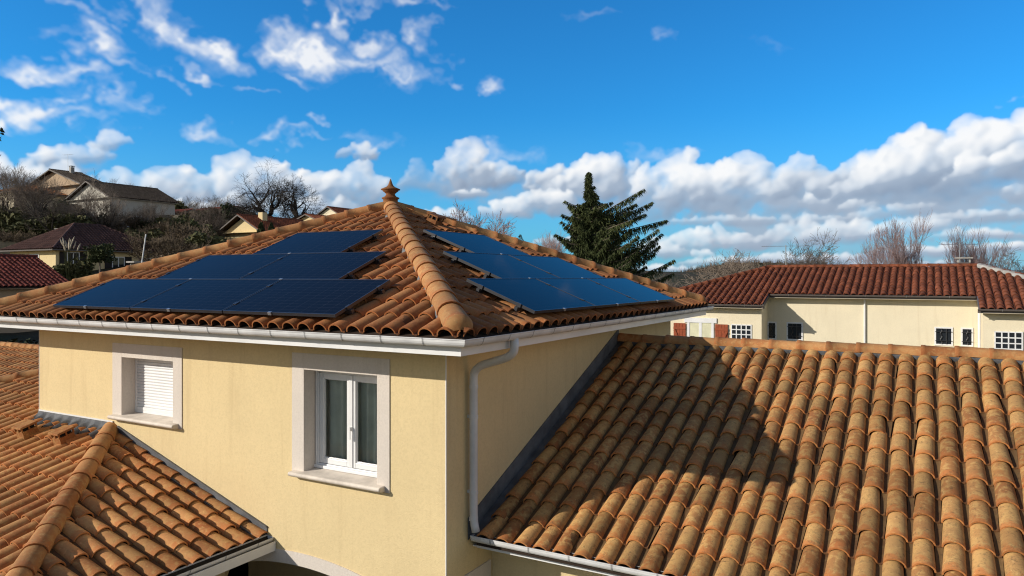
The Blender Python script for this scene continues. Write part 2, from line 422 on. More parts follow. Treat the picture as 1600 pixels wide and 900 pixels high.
M['tile_nb'] = tile_mat('red_brown_terracotta',
    [(0, (.18, .054, .026)), (.5, (.24, .073, .034)), (1, (.145, .045, .024))],
    (.25, .090, .043), (.24, .07, .030), (.10, .05, .035), .5, .45, pan=(.05, .02, .013))
M['roof_red'] = tile_mat('dark_red_roof',
    [(0, (.15, .035, .025)), (.5, (.19, .045, .03)), (1, (.13, .03, .022))],
    (.19, .05, .035), (.19, .05, .03), (.11, .03, .025), .4, .3, pan=(.05, .015, .012))

M['roof_brown'] = tile_mat('dark_brown_roof',
    [(0, (.085, .042, .034)), (.5, (.11, .055, .042)), (1, (.075, .040, .034))],
    (.12, .065, .05), (.11, .05, .04), (.06, .038, .03), .4, .3, pan=(.05, .025, .02))
M['roof_dark'] = tile_mat('old_grey_brown_roof',
    [(0, (.065, .050, .038)), (.5, (.085, .066, .048)), (1, (.058, .045, .036))],
    (.10, .078, .056), (.085, .055, .035), (.05, .045, .03), .4, .5, pan=(.03, .022, .016))
M['brown_wall'] = stucco('brown_render', (.44, .33, .23), (.3, .22, .15))
def glass_mat():
    m = bpy.data.materials.new('window_glass'); m.use_nodes = True; t = NT(m.node_tree); t.n.clear()
    tr = t.new('ShaderNodeBsdfTransparent'); tr.inputs[0].default_value = (.96, .97, .96, 1)
    gl = t.new('ShaderNodeBsdfGlossy'); gl.inputs['Roughness'].default_value = .02
    fr = t.new('ShaderNodeFresnel'); fr.inputs[0].default_value = 1.5
    mx = t.new('ShaderNodeMixShader'); t.l.new(t.math('ADD', fr.outputs[0], .03), mx.inputs[0])
    t.l.new(tr.outputs[0], mx.inputs[1]); t.l.new(gl.outputs[0], mx.inputs[2])
    o = t.new('ShaderNodeOutputMaterial'); t.l.new(mx.outputs[0], o.inputs[0]); return m
M['glass'] = glass_mat()
m, t, b = mat('dark_pane', .08, .5); b.inputs['Base Color'].default_value = (.02, .024, .03, 1); M['pane'] = m

def pv_mat():
    m, t, b = mat('solar_cells', .05, .025)
    uv = t.new('ShaderNodeTexCoord').outputs['UV']
    s = t.new('ShaderNodeSeparateXYZ'); t.l.new(uv, s.inputs[0])
    def line(c, n, wd):
        f = t.math('FRACT', t.math('MULTIPLY', c, n)); return t.math('GREATER_THAN', t.math('ABSOLUTE', t.math('SUBTRACT', f, .5)), .5-wd)
    cell = t.math('MAXIMUM', line(s.outputs[0], 10, .008), line(s.outputs[1], 12, .014))
    bus = line(s.outputs[1], 60, .10)
    n = t.noise(pos(t), 5., 4, .6)
    col = t.mix(t.math('MULTIPLY', bus, .5), (.006, .007, .012), (.013, .016, .026))
    col = t.mix(t.math('MULTIPLY', cell, .7), col, (.05, .055, .07))
    t.put(b.inputs['Base Color'], col)
    t.put(b.inputs['Roughness'], t.ss(n, .3, .8, .035, .09))
    return m
M['pv'] = pv_mat()

def veg_mat(name, a, c, scale=3., transl=False):
    m, t, b = mat(name, .85, .15); p = pos(t)
    n = t.noise(p, scale, 3, .6); n2 = t.noise(p, scale*9, 2, .6)
    col = t.mix(t.ss(n, .3, .7), a, c)
    col = t.mix(t.ss(n2, .45, .75, 0, .6), col, tuple(x*1.6 for x in c))
    t.put(b.inputs['Base Color'], col); return m
M['needles'] = veg_mat('spruce_needles', (.042, .056, .022), (.09, .105, .04), .5)
M['evergreen'] = veg_mat('evergreen_leaves', (.028, .036, .016), (.058, .068, .028), .6)
M['olive'] = veg_mat('olive_leaves', (.055, .06, .024), (.105, .10, .045), .6)
M['brush'] = veg_mat('brown_brush', (.085, .064, .042), (.155, .115, .076), .5)
M['hedge'] = veg_mat('hedge_leaves', (.012, .016, .008), (.03, .036, .016), 1.)
M['plume'] = veg_mat('pampas_plumes', (.42, .35, .26), (.50, .43, .33), 1.)

m, t, b = mat('winter_ground', .95, .1); p = pos(t)
g = t.mix(t.ss(t.noise(p, .07, 6, .65), .4, .6), (.040, .045, .020), (.072, .055, .034))
g = t.mix(t.ss(t.noise(p, 1.3, 5, .65), .45, .7, 0, .7), g, (.03, .028, .016)); t.put(b.inputs['Base Color'], g)
bump(t, b, t.noise(p, 3., 5, .6), .6, .2); M['ground'] = m
m, t, b = mat('far_woods', .95, .1); p = pos(t)
g = t.mix(t.ss(t.noise(p, .03, 6, .7), .35, .65), (.15, .112, .09), (.105, .088, .062)); t.put(b.inputs['Base Color'], g); M['woods'] = m

# ------------------------------------------------------------------ mesh builders
class MB:
    def __init__(s): s.v = []; s.f = []; s.a = []
    def add(s, vs, fs, attr=None):
        o = len(s.v); s.v += [tuple(x) for x in vs]; s.f += [tuple(i+o for i in f) for f in fs]
        s.a += attr if attr else [(0., .5, .5)]*len(vs)
    def box(s, x0, x1, y0, y1, z0, z1):
        s.add([(x0,y0,z0),(x1,y0,z0),(x1,y1,z0),(x0,y1,z0),(x0,y0,z1),(x1,y0,z1),(x1,y1,z1),(x0,y1,z1)],
              [(3,2,1,0),(4,5,6,7),(0,1,5,4),(1,2,6,5),(2,3,7,6),(3,0,4,7)])
    def slab(s, c, ax, ay, az):      # box from a corner and three edge vectors
        c, ax, ay, az = map(Vector, (c, ax, ay, az))
        p = [c, c+ax, c+ax+ay, c+ay]; p += [q+az for q in p]
        s.add(p, [(3,2,1,0),(4,5,6,7),(0,1,5,4),(1,2,6,5),(2,3,7,6),(3,0,4,7)])
    def bar(s, a, b, wx, wz, up=(0,0,1)):
        a, b = Vector(a), Vector(b); d = (b-a).normalized(); u = Vector(up); x = d.cross(u)
        if x.length < 1e-4: x = Vector((1,0,0))
        x.normalize(); u = x.cross(d)
        s.slab(a-x*wx/2-u*wz/2, b-a, x*wx, u*wz)
    def tube(s, path, rad, seg=10, cap=True):
        path = [Vector(p) for p in path]; n = len(path)
        if not hasattr(rad, '__len__'): rad = [rad]*n
        vs = []; ref = None
        for i, p in enumerate(path):
            d = (path[min(i+1, n-1)]-path[max(i-1, 0)])
            if d.length < 1e-9: d = Vector((0,0,1))
            d.normalize()
            if ref is None: ref = Vector((1,0,0)) if abs(d.x) < .8 else Vector((0,1,0))
            x = ref-d*ref.dot(d)
            if x.length < 1e-5: x = d.orthogonal()
            x.normalize(); ref = x; y = d.cross(x)
            for k in range(seg):
                a = 2*math.pi*k/seg; vs.append(p+(x*math.cos(a)+y*math.sin(a))*rad[i])
        fs = [(i*seg+k, i*seg+(k+1)%seg, (i+1)*seg+(k+1)%seg, (i+1)*seg+k) for i in range(n-1) for k in range(seg)]
        if cap: fs += [tuple(range(seg))[::-1], tuple((n-1)*seg+k for k in range(seg))]
        s.add(vs, fs)
    def lathe(s, c, prof, seg=20):
        c = Vector(c); vs = []; n = len(prof)
        for r, z in prof:
            for k in range(seg):
                a = 2*math.pi*k/seg; vs.append(c+Vector((r*math.cos(a), r*math.sin(a), z)))
        s.add(vs, [(i*seg+k, i*seg+(k+1)%seg, (i+1)*seg+(k+1)%seg, (i+1)*seg+k) for i in range(n-1) for k in range(seg)])
    def sweep(s, path, prof, closed=False, side=1):
        """profile (out, z) along a level plan path with mitred corners; out is to the right of travel (side=1)"""
        P = [Vector(p) for p in path]; n = len(P); m = len(prof); vs = []
        def nrm(a, b):
            d = (b-a); d.z = 0; d.normalize(); return Vector((d.y, -d.x, 0))*side
        for i in range(n):
            ns = []
            if closed or i > 0: ns.append(nrm(P[i-1], P[i]))
            if closed or i < n-1: ns.append(nrm(P[i], P[(i+1) % n]))
            o = ns[0] if len(ns) == 1 else (ns[0]+ns[1])/(1+ns[0].dot(ns[1]))
            vs += [P[i]+o*q[0]+Vector((0,0,q[1])) for q in prof]
        fs = []
        for i in range(n if closed else n-1):
            j = (i+1) % n
            fs += [(i*m+k, i*m+k+1, j*m+k+1, j*m+k) for k in range(m-1)]
        s.add(vs, fs)

def obj(name, mb, material, parent=None, smooth=False, bevel=0, tile=False):
    me = bpy.data.meshes.new(name); me.from_pydata([tuple(v) for v in mb.v], [], mb.f); me.update()
    if tile:
        at = me.attributes.new('tile', 'FLOAT_VECTOR', 'POINT'); at.data.foreach_set('vector', np.array(mb.a, dtype=np.float32).ravel())
    return link(name, me, material, parent, smooth, bevel)
def link(name, me, material, parent=None, smooth=False, bevel=0):
    me.materials.append(material)
    if smooth: me.polygons.foreach_set('use_smooth', [True]*len(me.polygons))
    o = bpy.data.objects.new(name, me); COL.objects.link(o)
    if parent is not None:
        o.parent = parent
        r = parent
        off = Vector((0,0,0))
        while r is not None: off += Vector(r.location)+(r.matrix_parent_inverse.translation if r.parent else Vector((0,0,0))); r = r.parent
        o.matrix_parent_inverse = Matrix.Translation(-off)
    if bevel:
        bv = o.modifiers.new('bevel', 'BEVEL'); bv.width = bevel; bv.segments = 2; bv.limit_method = 'ANGLE'
    return o
def thing(name, label, cat, loc=(0,0,0), group=None):
    o = bpy.data.objects.new(name, None); COL.objects.link(o); o.location = loc; o.empty_display_size = .2
    return tag(o, label, cat, group)
def tag(o, label=None, cat=None, group=None, kind=None):
    if label: o['label'] = label
    if cat: o['category'] = cat
    if group: o['group'] = group
    if kind: o['kind'] = kind
    return o
def dup(root, loc, rz=0., sc=1., label=None, group=None):
    r = root.copy(); COL.objects.link(r); r.location = loc; r.rotation_euler = (0,0,rz); r.scale = sc if hasattr(sc, '__len__') else (sc,)*3
    if label: r['label'] = label
    if group: r['group'] = group
    for ch in root.children:
        c = ch.copy(); COL.objects.link(c); c.parent = r
        for g in ch.children:
            d = g.copy(); COL.objects.link(d); d.parent = c
    return r
def spot(u, d, v=None, z=None):
    """a place on the site: bearing u (1150 = 45 degrees, 800 = along the axis), distance d along the axis"""
    p = FWD*d + RGT*((u-800)/1150*d)
    p.z = z if z is not None else CZ+(433-v)/1150*d
    return p

# ------------------------------------------------------------------ tiled roofs
def tile_roof(name, P0, S, Tt, slope, poly, material, parent, W=.225, L=.34, K=9, seed=1, jit=1., under=True):
    """P0 eave corner, S unit eave direction, Tt unit plan direction up the slope, poly convex in (s, plan q)"""
    rng = np.random.RandomState(seed)
    P0, S, Tt = Vector(P0), Vector(S), Vector(Tt)
    k = math.sqrt(1+slope*slope); U = (Tt+Vector((0,0,slope)))/k; N = (-slope*Tt+Vector((0,0,1)))/k
    pl = [(s, q*k) for s, q in poly]
    pl = [p for i, p in enumerate(pl) if math.hypot(p[0]-pl[i-1][0], p[1]-pl[i-1][1]) > .02]
    area = sum(pl[i][0]*pl[(i+1)%len(pl)][1]-pl[(i+1)%len(pl)][0]*pl[i][1] for i in range(len(pl)))
    if area < 0: pl = pl[::-1]
    s0 = min(p[0] for p in pl); s1 = max(p[0] for p in pl); t1 = max(p[1] for p in pl); t0 = min(p[1] for p in pl)
    def inside(s, t, pad):
        for i in range(len(pl)):
            a, b = pl[i], pl[(i+1) % len(pl)]
            e = (b[0]-a[0], b[1]-a[1]); ln = math.hypot(*e)
            if (e[0]*(t-a[1])-e[1]*(s-a[0]))/ln < -pad: return False
        return True
    th = np.linspace(math.pi, 0, K+1)
    V = []; F = []; A = []; nv = 0
    i0 = math.floor(s0/W)-1; i1 = math.ceil(s1/W)+1; j0 = max(0, math.floor(t0/L)-1) if t0 > .01 else 0; j1 = math.ceil(t1/L)+1
    for i in range(i0, i1):
        for j in range(j0, j1):
            sc = (i+.5)*W; tcn = (j+.5)*L
            if not inside(sc, tcn, .36): continue
            rr = rng.rand(); ds, dt, dh, dr = rng.randn(4)*jit
            xs = sc-.02*W/.225+ds*.005; tl = j*L+dt*.007 if j else 0.; tu = tl+L+.05
            g = W/.225
            a0, a1, b0, b1 = .094*g, .082*g, .083*g, .073*g
            lf = .021+dh*.002
            rows = []
            for (t, a, b, h) in ((tl, a0, b0, lf), ((tl+tu)/2, (a0+a1)/2, (b0+b1)/2, lf*.5+.001), (tu, a1, b1, 0.)):
                x = xs-a*np.cos(th-math.pi)*-1+dr*.004*(t-tl)/L
                x = xs+a*np.cos(th)+dr*.007*(t-tl)/L; h_ = h+b*np.sin(th)
                xr = xs-.0+ (W-a) ; pb = .006+h*.7
                px = np.array([xs+a, (xs+a+xr)/2, xr+.004]); ph = np.array([pb+.012, pb, pb+.012])
                x = np.concatenate([x, px]); h_ = np.concatenate([h_, ph])
                rows.append((x, np.full_like(x, t), h_, (t-tl)/L))
            nc = K+4; ttv = np.concatenate([th[::-1]*0+np.linspace(0, 1, K+1), [1.1, 1.5, 1.9]])
            for (x, tt, hh, tau) in rows:
                V += list(zip(x, tt, hh)); A += [(rr, tau, q) for q in ttv]
            for r_ in range(2):
                for c in range(nc-1):
                    if c == K: continue
                    F.append((nv+r_*nc+c, nv+r_*nc+c+1, nv+(r_+1)*nc+c+1, nv+(r_+1)*nc+c))
            nv += 3*nc
            # rim of the low end, and the inside of the open eave tiles
            thk = .015
            xo = xs+a0*np.cos(th); ho = lf+b0*np.sin(th); xi = xs+(a0-thk)*np.cos(th); hi = lf+(b0-thk)*np.sin(th)
            V += list(zip(xo, np.full(K+1, tl), ho))+list(zip(xi, np.full(K+1, tl), hi)); A += [(rr, 0., .5)]*(2*K+2)
            F += [(nv+c, nv+K+1+c, nv+K+2+c, nv+c+1) for c in range(K)]; nv += 2*K+2
            px, ph = rows[0][0][-3:], rows[0][2][-3:]
            V += [(px[0], tl, ph[0]), (px[1], tl, ph[1]), (px[2], tl, ph[2]), (px[0], tl, ph[0]-.016), (px[1], tl, ph[1]-.016), (px[2], tl, ph[2]-.016)]
            A += [(rr, 0., 1.5)]*6; F += [(nv, nv+3, nv+4, nv+1), (nv+1, nv+4, nv+5, nv+2)]; nv += 6
            if j == 0:
                V += list(zip(xi, np.full(K+1, tl), hi))+list(zip(xi, np.full(K+1, tl+.3), hi-.01)); A += [(rr, .6, 1.4)]*(2*K+2)
                F += [(nv+c, nv+K+1+c, nv+K+2+c, nv+c+1) for c in range(K)]; nv += 2*K+2
    me = bpy.data.meshes.new(name); me.from_pydata([tuple(map(float, v)) for v in V], [], F); me.update()
    at = me.attributes.new('tile', 'FLOAT_VECTOR', 'POINT'); at.data.foreach_set('vector', np.array(A, dtype=np.float32).ravel())
    bm = bmesh.new(); bm.from_mesh(me)
    for i in range(len(pl)):
        a, b = pl[i], pl[(i+1) % len(pl)]
        if abs(a[1]) < .01 and abs(b[1]) < .01: continue       # the eave itself
        e = Vector((b[0]-a[0], b[1]-a[1], 0)).normalized(); nrm = Vector((e.y, -e.x, 0))
        bmesh.ops.bisect_plane(bm, geom=bm.verts[:]+bm.edges[:]+bm.faces[:], plane_co=(a[0], a[1], 0), plane_no=nrm, clear_outer=True)
    bm.to_mesh(me); bm.free()
    if under:
        pass
    for v in me.vertices:
        c = v.co; v.co = P0+S*c.x+U*c.y+N*c.z
    if (S.cross(U)).dot(N) < 0: me.flip_normals()
    o = link(name, me, material, parent, smooth=True)
    if under:
        ub = MB(); ps = [P0+S*s+U*t+N*.004 for s, t in pl]; ps2 = [p-Vector((0,0,.05)) for p in ps]; n = len(ps)
        ub.add(ps+ps2, [tuple(range(n)), tuple(range(n, 2*n))[::-1]]+[(i, n+i, n+(i+1) % n, (i+1) % n) for i in range(n)])
        obj('underlay', ub, M['under'], o)
    return o

def caps(name, A, B, material, parent, r0=.118, r1=.100, L=.375, up=(0,0,1), seed=3, drop=.0, stop=None, K=10):
    """half-round cover tiles lapped from the low end A up to B"""
    rng = np.random.RandomState(seed); mb = MB()
    A, B = Vector(A), Vector(B); d = (B-A); n = max(1, round(d.length/L)); L = d.length/n; d.normalize()
    x = d.cross(Vector(up)).normalized(); u = x.cross(d)
    for i in range(n):
        rr = rng.rand(); off = x*rng.randn()*.004+u*(rng.randn()*.003)
        base = A+d*(L*i+rng.randn()*.004)+off
        vs = []; at = []
        st = [(0, r0, .010), (.05, r0, .010), (.054, r0-.005, .009), (.55*L, r0-.006, .005), (L+.045, r0-.009, .000)]
        for (t, r, h) in st:
            for k in range(K+1):
                a = math.pi*(-.08+1.16*k/K); vs.append(base+d*t+x*(r*math.cos(a))+u*(r*math.sin(a)*.86+h-drop)); at.append((rr, t/L, .5))
        m = K+1
        fs = [(q*m+k+1, q*m+k, (q+1)*m+k, (q+1)*m+k+1) for q in range(len(st)-1) for k in range(K)]
        mb.add(vs, fs, at)
        vs = []
        for r, t in ((r0, 0.), (r0-.017, 0.), (r0-.017, .06)):
            for k in range(K+1):
                a = math.pi*(-.08+1.16*k/K); vs.append(base+d*t+x*(r*math.cos(a))+u*(r*math.sin(a)*.86+.010-drop))
        mb.add(vs, [(q*m+k, q*m+k+1, (q+1)*m+k+1, (q+1)*m+k) for q in range(2) for k in range(K)], [(rr, 0., .5)]*len(vs))
        if i == 0 and stop:
            c = base+u*(.012-drop); vs = []
            for q in range(5):
                f = q/4*math.pi/2
                for k in range(K+1):
                    a = math.pi*(-.08+1.16*k/K); rad = r0*math.cos(f)
                    vs.append(c-d*(stop*math.sin(f))+x*(rad*math.cos(a))+u*(rad*math.sin(a)*.86))
            mb.add(vs, [(q*m+k, q*m+k+1, (q+1)*m+k+1, (q+1)*m+k) for q in range(4) for k in range(K)], [(rr, .4, .5)]*len(vs))
    return obj(name, mb, material, parent, smooth=True, tile=True)

def mortar(name, A, B, material, parent, wd=.17, h=.10, seed=1, n=60, side=0.):
    rng = random.Random(seed); mb = MB(); A, B = Vector(A), Vector(B); d = (B-A).normalized(); x = d.cross(Vector((0,0,1))).normalized(); u = x.cross(d)
    vs = []
    for i in range(n+1):
        c = A.lerp(B, i/n)
        w1 = wd*(.75+.5*rng.random()); w2 = wd*(.75+.5*rng.random()); hh = h*(.8+.35*rng.random())
        vs += [c-x*w1-u*.05, c-x*w1*.8+u*hh*.75, c+u*hh, c+x*w2*.8+u*hh*.75, c+x*w2-u*.05]
    mb.add(vs, [(i*5+k, i*5+k+1, i*5+6+k, i*5+5+k) for i in range(n) for k in range(4)])
    return obj(name, mb, material, parent)

GUT = [(-.055, .0)]+[(-.055*math.cos(math.pi*k/10), -.066*math.sin(math.pi*k/10)) for k in range(11)]+[(.062, .004), (.062, .012), (.052, .012)]
GUT_IN = [(-.048, -.002)]+[(-.048*math.cos(math.pi*k/8), -.056*math.sin(math.pi*k/8)) for k in range(9)]
def gutter(name, path, material, parent, closed=False, side=1, brackets=.55, scale=1., fascia=(.10, .155), seam=None, mat_f=None):
    """half-round gutter, centre line along path at rim height; fascia board behind it"""
    mb = MB(); pr = [(a*scale, b*scale) for a, b in GUT]
    mb.sweep(path, pr, closed, side); n_out = len(mb.f); mb.sweep(path, [(a*scale, b*scale) for a, b in GUT_IN], closed, side); n_in = len(mb.f)
    if not closed:
        for e, nx in ((0, 1), (-1, -2)):
            p = Vector(path[e]); q = Vector(path[nx]); d = (q-p).normalized(); o = Vector((d.y, -d.x, 0))*side*(1 if e == 0 else -1)
            vs = [p+o*a+Vector((0,0,b)) for a, b in pr]; mb.add(vs, [tuple(range(len(vs)))])
    n_end = len(mb.f); pts = [Vector(p) for p in path]; segs = list(zip(pts, pts[1:]+([pts[0]] if closed else [])))
    for a, b in segs:
        if (b-a).length < .05: continue
        ln = (b-a).length; d = (b-a).normalized(); o = Vector((d.y, -d.x, 0))*side; n = int(ln/brackets)
        for i in range(n):
            c = a+d*(brackets*(i+.5)); vs = []
            for t in (-.007, .007):
                vs += [c+d*(t+.022*(k/12.))+o*(x*scale*1.05)+Vector((0,0,z*scale*1.05)) for k, (x, z) in enumerate(GUT[1:14])]
            m_ = 13; mb.add(vs, [(k, k+1, m_+k+1, m_+k) for k in range(m_-1)])
    g = obj(name, mb, material, parent, smooth=False)
    g.data.materials.append(M['gutter_dirt']); g.data.materials.append(seam or M['seam'])
    g.data.polygons.foreach_set('material_index', [1 if n_out <= i < n_in else (2 if i >= n_end else 0) for i in range(len(mb.f))])
    if fascia:
        fb = MB(); off, hh = fascia
        fb.sweep(path, [(-off, -.045), (-off+.018, -.045), (-off+.018, -hh), (-off, -hh), (-off, -.045)], closed, side)
        obj('fascia', fb, mat_f or M['white'], parent)
    return g

# ================================================================== GROUND
CTRL = []                                                 # (x, y, z) heights the land passes through
def ctl(u, d, v=None, z=None):
    p = spot(u, d, v, z); CTRL.append((p.x, p.y, p.z))
for a in range(0, 360, 30):
    for d in (0, 9, 18): CTRL.append((d*math.cos(R(a)), d*math.sin(R(a)), 0.))
for a in range(150, 420, 30): CTRL.append((60*math.cos(R(a)), 60*math.sin(R(a)), -.5)); CTRL.append((400*math.cos(R(a)), 400*math.sin(R(a)), -4.))
ctl(130, 66, z=5.2); ctl(20, 60, z=5.6); ctl(250, 66, z=6.0); ctl(40, 42, z=2.8); ctl(100, 42, z=2.8); ctl(-150, 60, z=7.); ctl(-300, 90, z=14.)
ctl(100, 90, 372); ctl(0, 90, 366); ctl(200, 90, 366); ctl(60, 112, 338); ctl(150, 112, 342); ctl(230, 112, 346); ctl(-100, 110, 330)
ctl(300, 130, 336); ctl(420, 90, 392); ctl(340, 90, 382); ctl(440, 130, 345); ctl(520, 135, 350); ctl(600, 150, 372); ctl(60, 170, 318); ctl(250, 170, 326); ctl(400, 200, 345); ctl(0, 240, 330); ctl(250, 300, 345); ctl(500, 300, 385)
ctl(700, 70, z=3.); ctl(800, 80, z=2.5); ctl(900, 55, z=1.2); ctl(1000, 60, z=.8); ctl(1200, 40, z=.4); ctl(1500, 40, z=.4); ctl(1100, 150, z=-2.); ctl(800, 150, z=0.); ctl(1400, 150, z=-4.); ctl(1700, 60, z=0.)
ctl(700, 400, z=2.); ctl(1000, 420, z=-4.); ctl(1300, 420, z=-6.); ctl(1600, 420, z=-6.); ctl(300, 700, z=6.); ctl(0, 700, z=10.)
for u, d, v in ((100,135,321),(30,130,321),(205,140,328),(225,140,332),(175,130,324),(150,150,324),(45,122,331),(5,118,327),(262,145,341),(300,148,346),(335,146,348),(95,97,352),(60,97,352),(120,97,354),(95,84,374),(20,84,376),(10,92,364),(472,116,352),(331,95,372),(-20,95,360),(62,90,368)): ctl(u, d, v)
for u, d, z in ((120,56,5.0),(100,56,5.2),(150,55,5.2),(262,60,6.2),(285,62,6.6),(252,70,7.6),(280,71,7.8),(315,72,7.8),(190,78,8.4),(240,79,8.6),(1418,46,1.2),(1500,48,1.),(1242,50,1.2),(1150,47,1.4),(1625,50,1.2),(848,85,2.8),(722,62,3.2),(757,64,2.6),(-84,46,3.)): ctl(u, d, z=z)
CA = np.array(CTRL)
def land(x, y):
    d2 = (CA[:, 0]-x)**2+(CA[:, 1]-y)**2+9.; wt = d2**-1.6
    rr = math.hypot(x, y); z = float((wt*CA[:, 2]).sum()/wt.sum())
    f = min(1, max(0, (rr-500)/1200)); return z*(1-f)+(-6.)*f
mb = MB(); rings = [0.5]+[3*1.18**i for i in range(44)]; NA = 144
rings = [r for r in rings if r < 5000]
vs = [(0, 0, land(0, 0))]
for r in rings:
    for k in range(NA):
        a = 2*math.pi*k/NA; x, y = r*math.cos(a), r*math.sin(a); vs.append((x, y, land(x, y)+(random.uniform(-.15, .15) if 40 < r < 400 else 0)))
fs = [(0, 1+k, 1+(k+1) % NA) for k in range(NA)]
fs += [(1+i*NA+k, 1+(i+1)*NA+k, 1+(i+1)*NA+(k+1) % NA, 1+i*NA+(k+1) % NA) for i in range(len(rings)-1) for k in range(NA)]
mb.add(vs, fs); tag(obj('ground', mb, M['ground'], smooth=True), kind='structure')

# ================================================================== THE VILLA
XW, YW, XL, YB = -4.278, 6.197, -11.76, 13.70           # tower walls
villa = thing('villa', 'pale yellow two-storey villa with terracotta tiled roofs and white gutters, nearest house', 'house', ((XW+XL)/2, 9.9, 0))
WIN = [(-6.249, -5.172, 3.36, 4.537, (-6.44, -5.0, 3.292, 4.726)), (-9.69, -8.59, 3.69, 4.497, (-9.90, -8.41, 3.625, 4.686))]
def arch_z(x):
    c, hw = -6.25, 1.75
    q = (x-c)/hw
    return 1.55+.72*math.sqrt(max(0, 1-q*q)) if abs(q) < 1 else None
mb = MB(); xs = sorted(set([XL, XW, -8.0, -4.5]+[x for w_ in WIN for x in w_[4][:2]]+[round(-8.0+.125*i, 4) for i in range(29)]))
for a, b in zip(xs, xs[1:]):
    mid = (a+b)/2; zz = [(0., 4.93)]
    for (o0, o1, oz0, oz1, (t0, t1, tz0, tz1)) in WIN:
        if t0 <= mid <= t1: zz = [(0., tz0+.01), (tz1-.01, 4.93)]
    for k, (z0, z1) in enumerate(zz):
        za, zb = z0, z0
        if k == 0 and -8.0 < mid < -4.5:
            za = arch_z(a) or 1.55; zb = arch_z(b) or 1.55
        mb.add([(a, YW, za), (b, YW, zb), (b, YW, z1), (a, YW, z1)], [(0, 1, 2, 3)])
        if k == 0 and -8.0 < mid < -4.5: mb.add([(a, YW, za), (b, YW, zb), (b, YW+.3, zb), (a, YW+.3, za)], [(3, 2, 1, 0)])
mb.add([(XW, YW, 0), (XW, YB, 0), (XW, YB, 4.93), (XW, YW, 4.93)], [(0, 1, 2, 3)])
mb.add([(XL, YW, 0), (XL, YB, 0), (XL, YB, 4.93), (XL, YW, 4.93)], [(3, 2, 1, 0)])
mb.add([(XL, YB, 0), (XW, YB, 0), (XW, YB, 4.93), (XL, YB, 4.93)], [(3, 2, 1, 0)])
mb.add([(-9.5, 8.2, 0), (XW, 8.2, 0), (XW, 8.2, 2.6), (-9.5, 8.2, 2.6)], [(0, 1, 2, 3)])         # back of the porch
mb.add([(-9.5, YW, 2.6), (XW, YW, 2.6), (XW, 8.2, 2.6), (-9.5, 8.2, 2.6)], [(0, 1, 2, 3)])
obj('wall', mb, M['stucco'], villa)
for bx_ in ((XW-.006, XW+.003, 0.), (XL-.003, XL+.006, 2.6)): mb = MB(); mb.box(bx_[0], bx_[1], YW-.003, YW+.006, bx_[2], 4.88); obj('corner_bead', mb, M['white'], villa)
# beige band round the porch arch
mb = MB(); N_ = 40; vs = []
for i in range(N_+1):
    x = -7.99+3.48*i/N_; z = arch_z(x) or 1.55; q = (x+6.25)/1.75; dx = q*.12
    vs += [(x, YW-.014, z-.004), (x+dx, YW-.014, z+.145), (x+dx, YW+.01, z+.145), (x, YW+.28, z-.004)]
mb.add(vs, [(i*4+a, i*4+4+a, i*4+4+(a+1) % 4, i*4+(a+1) % 4) for i in range(N_) for a in range(4)])
mb.box(XW+.0, XW+.014, YW+.25, 7.06, 1.6, 2.44)
obj('arch_band', mb, M['trim'], villa)

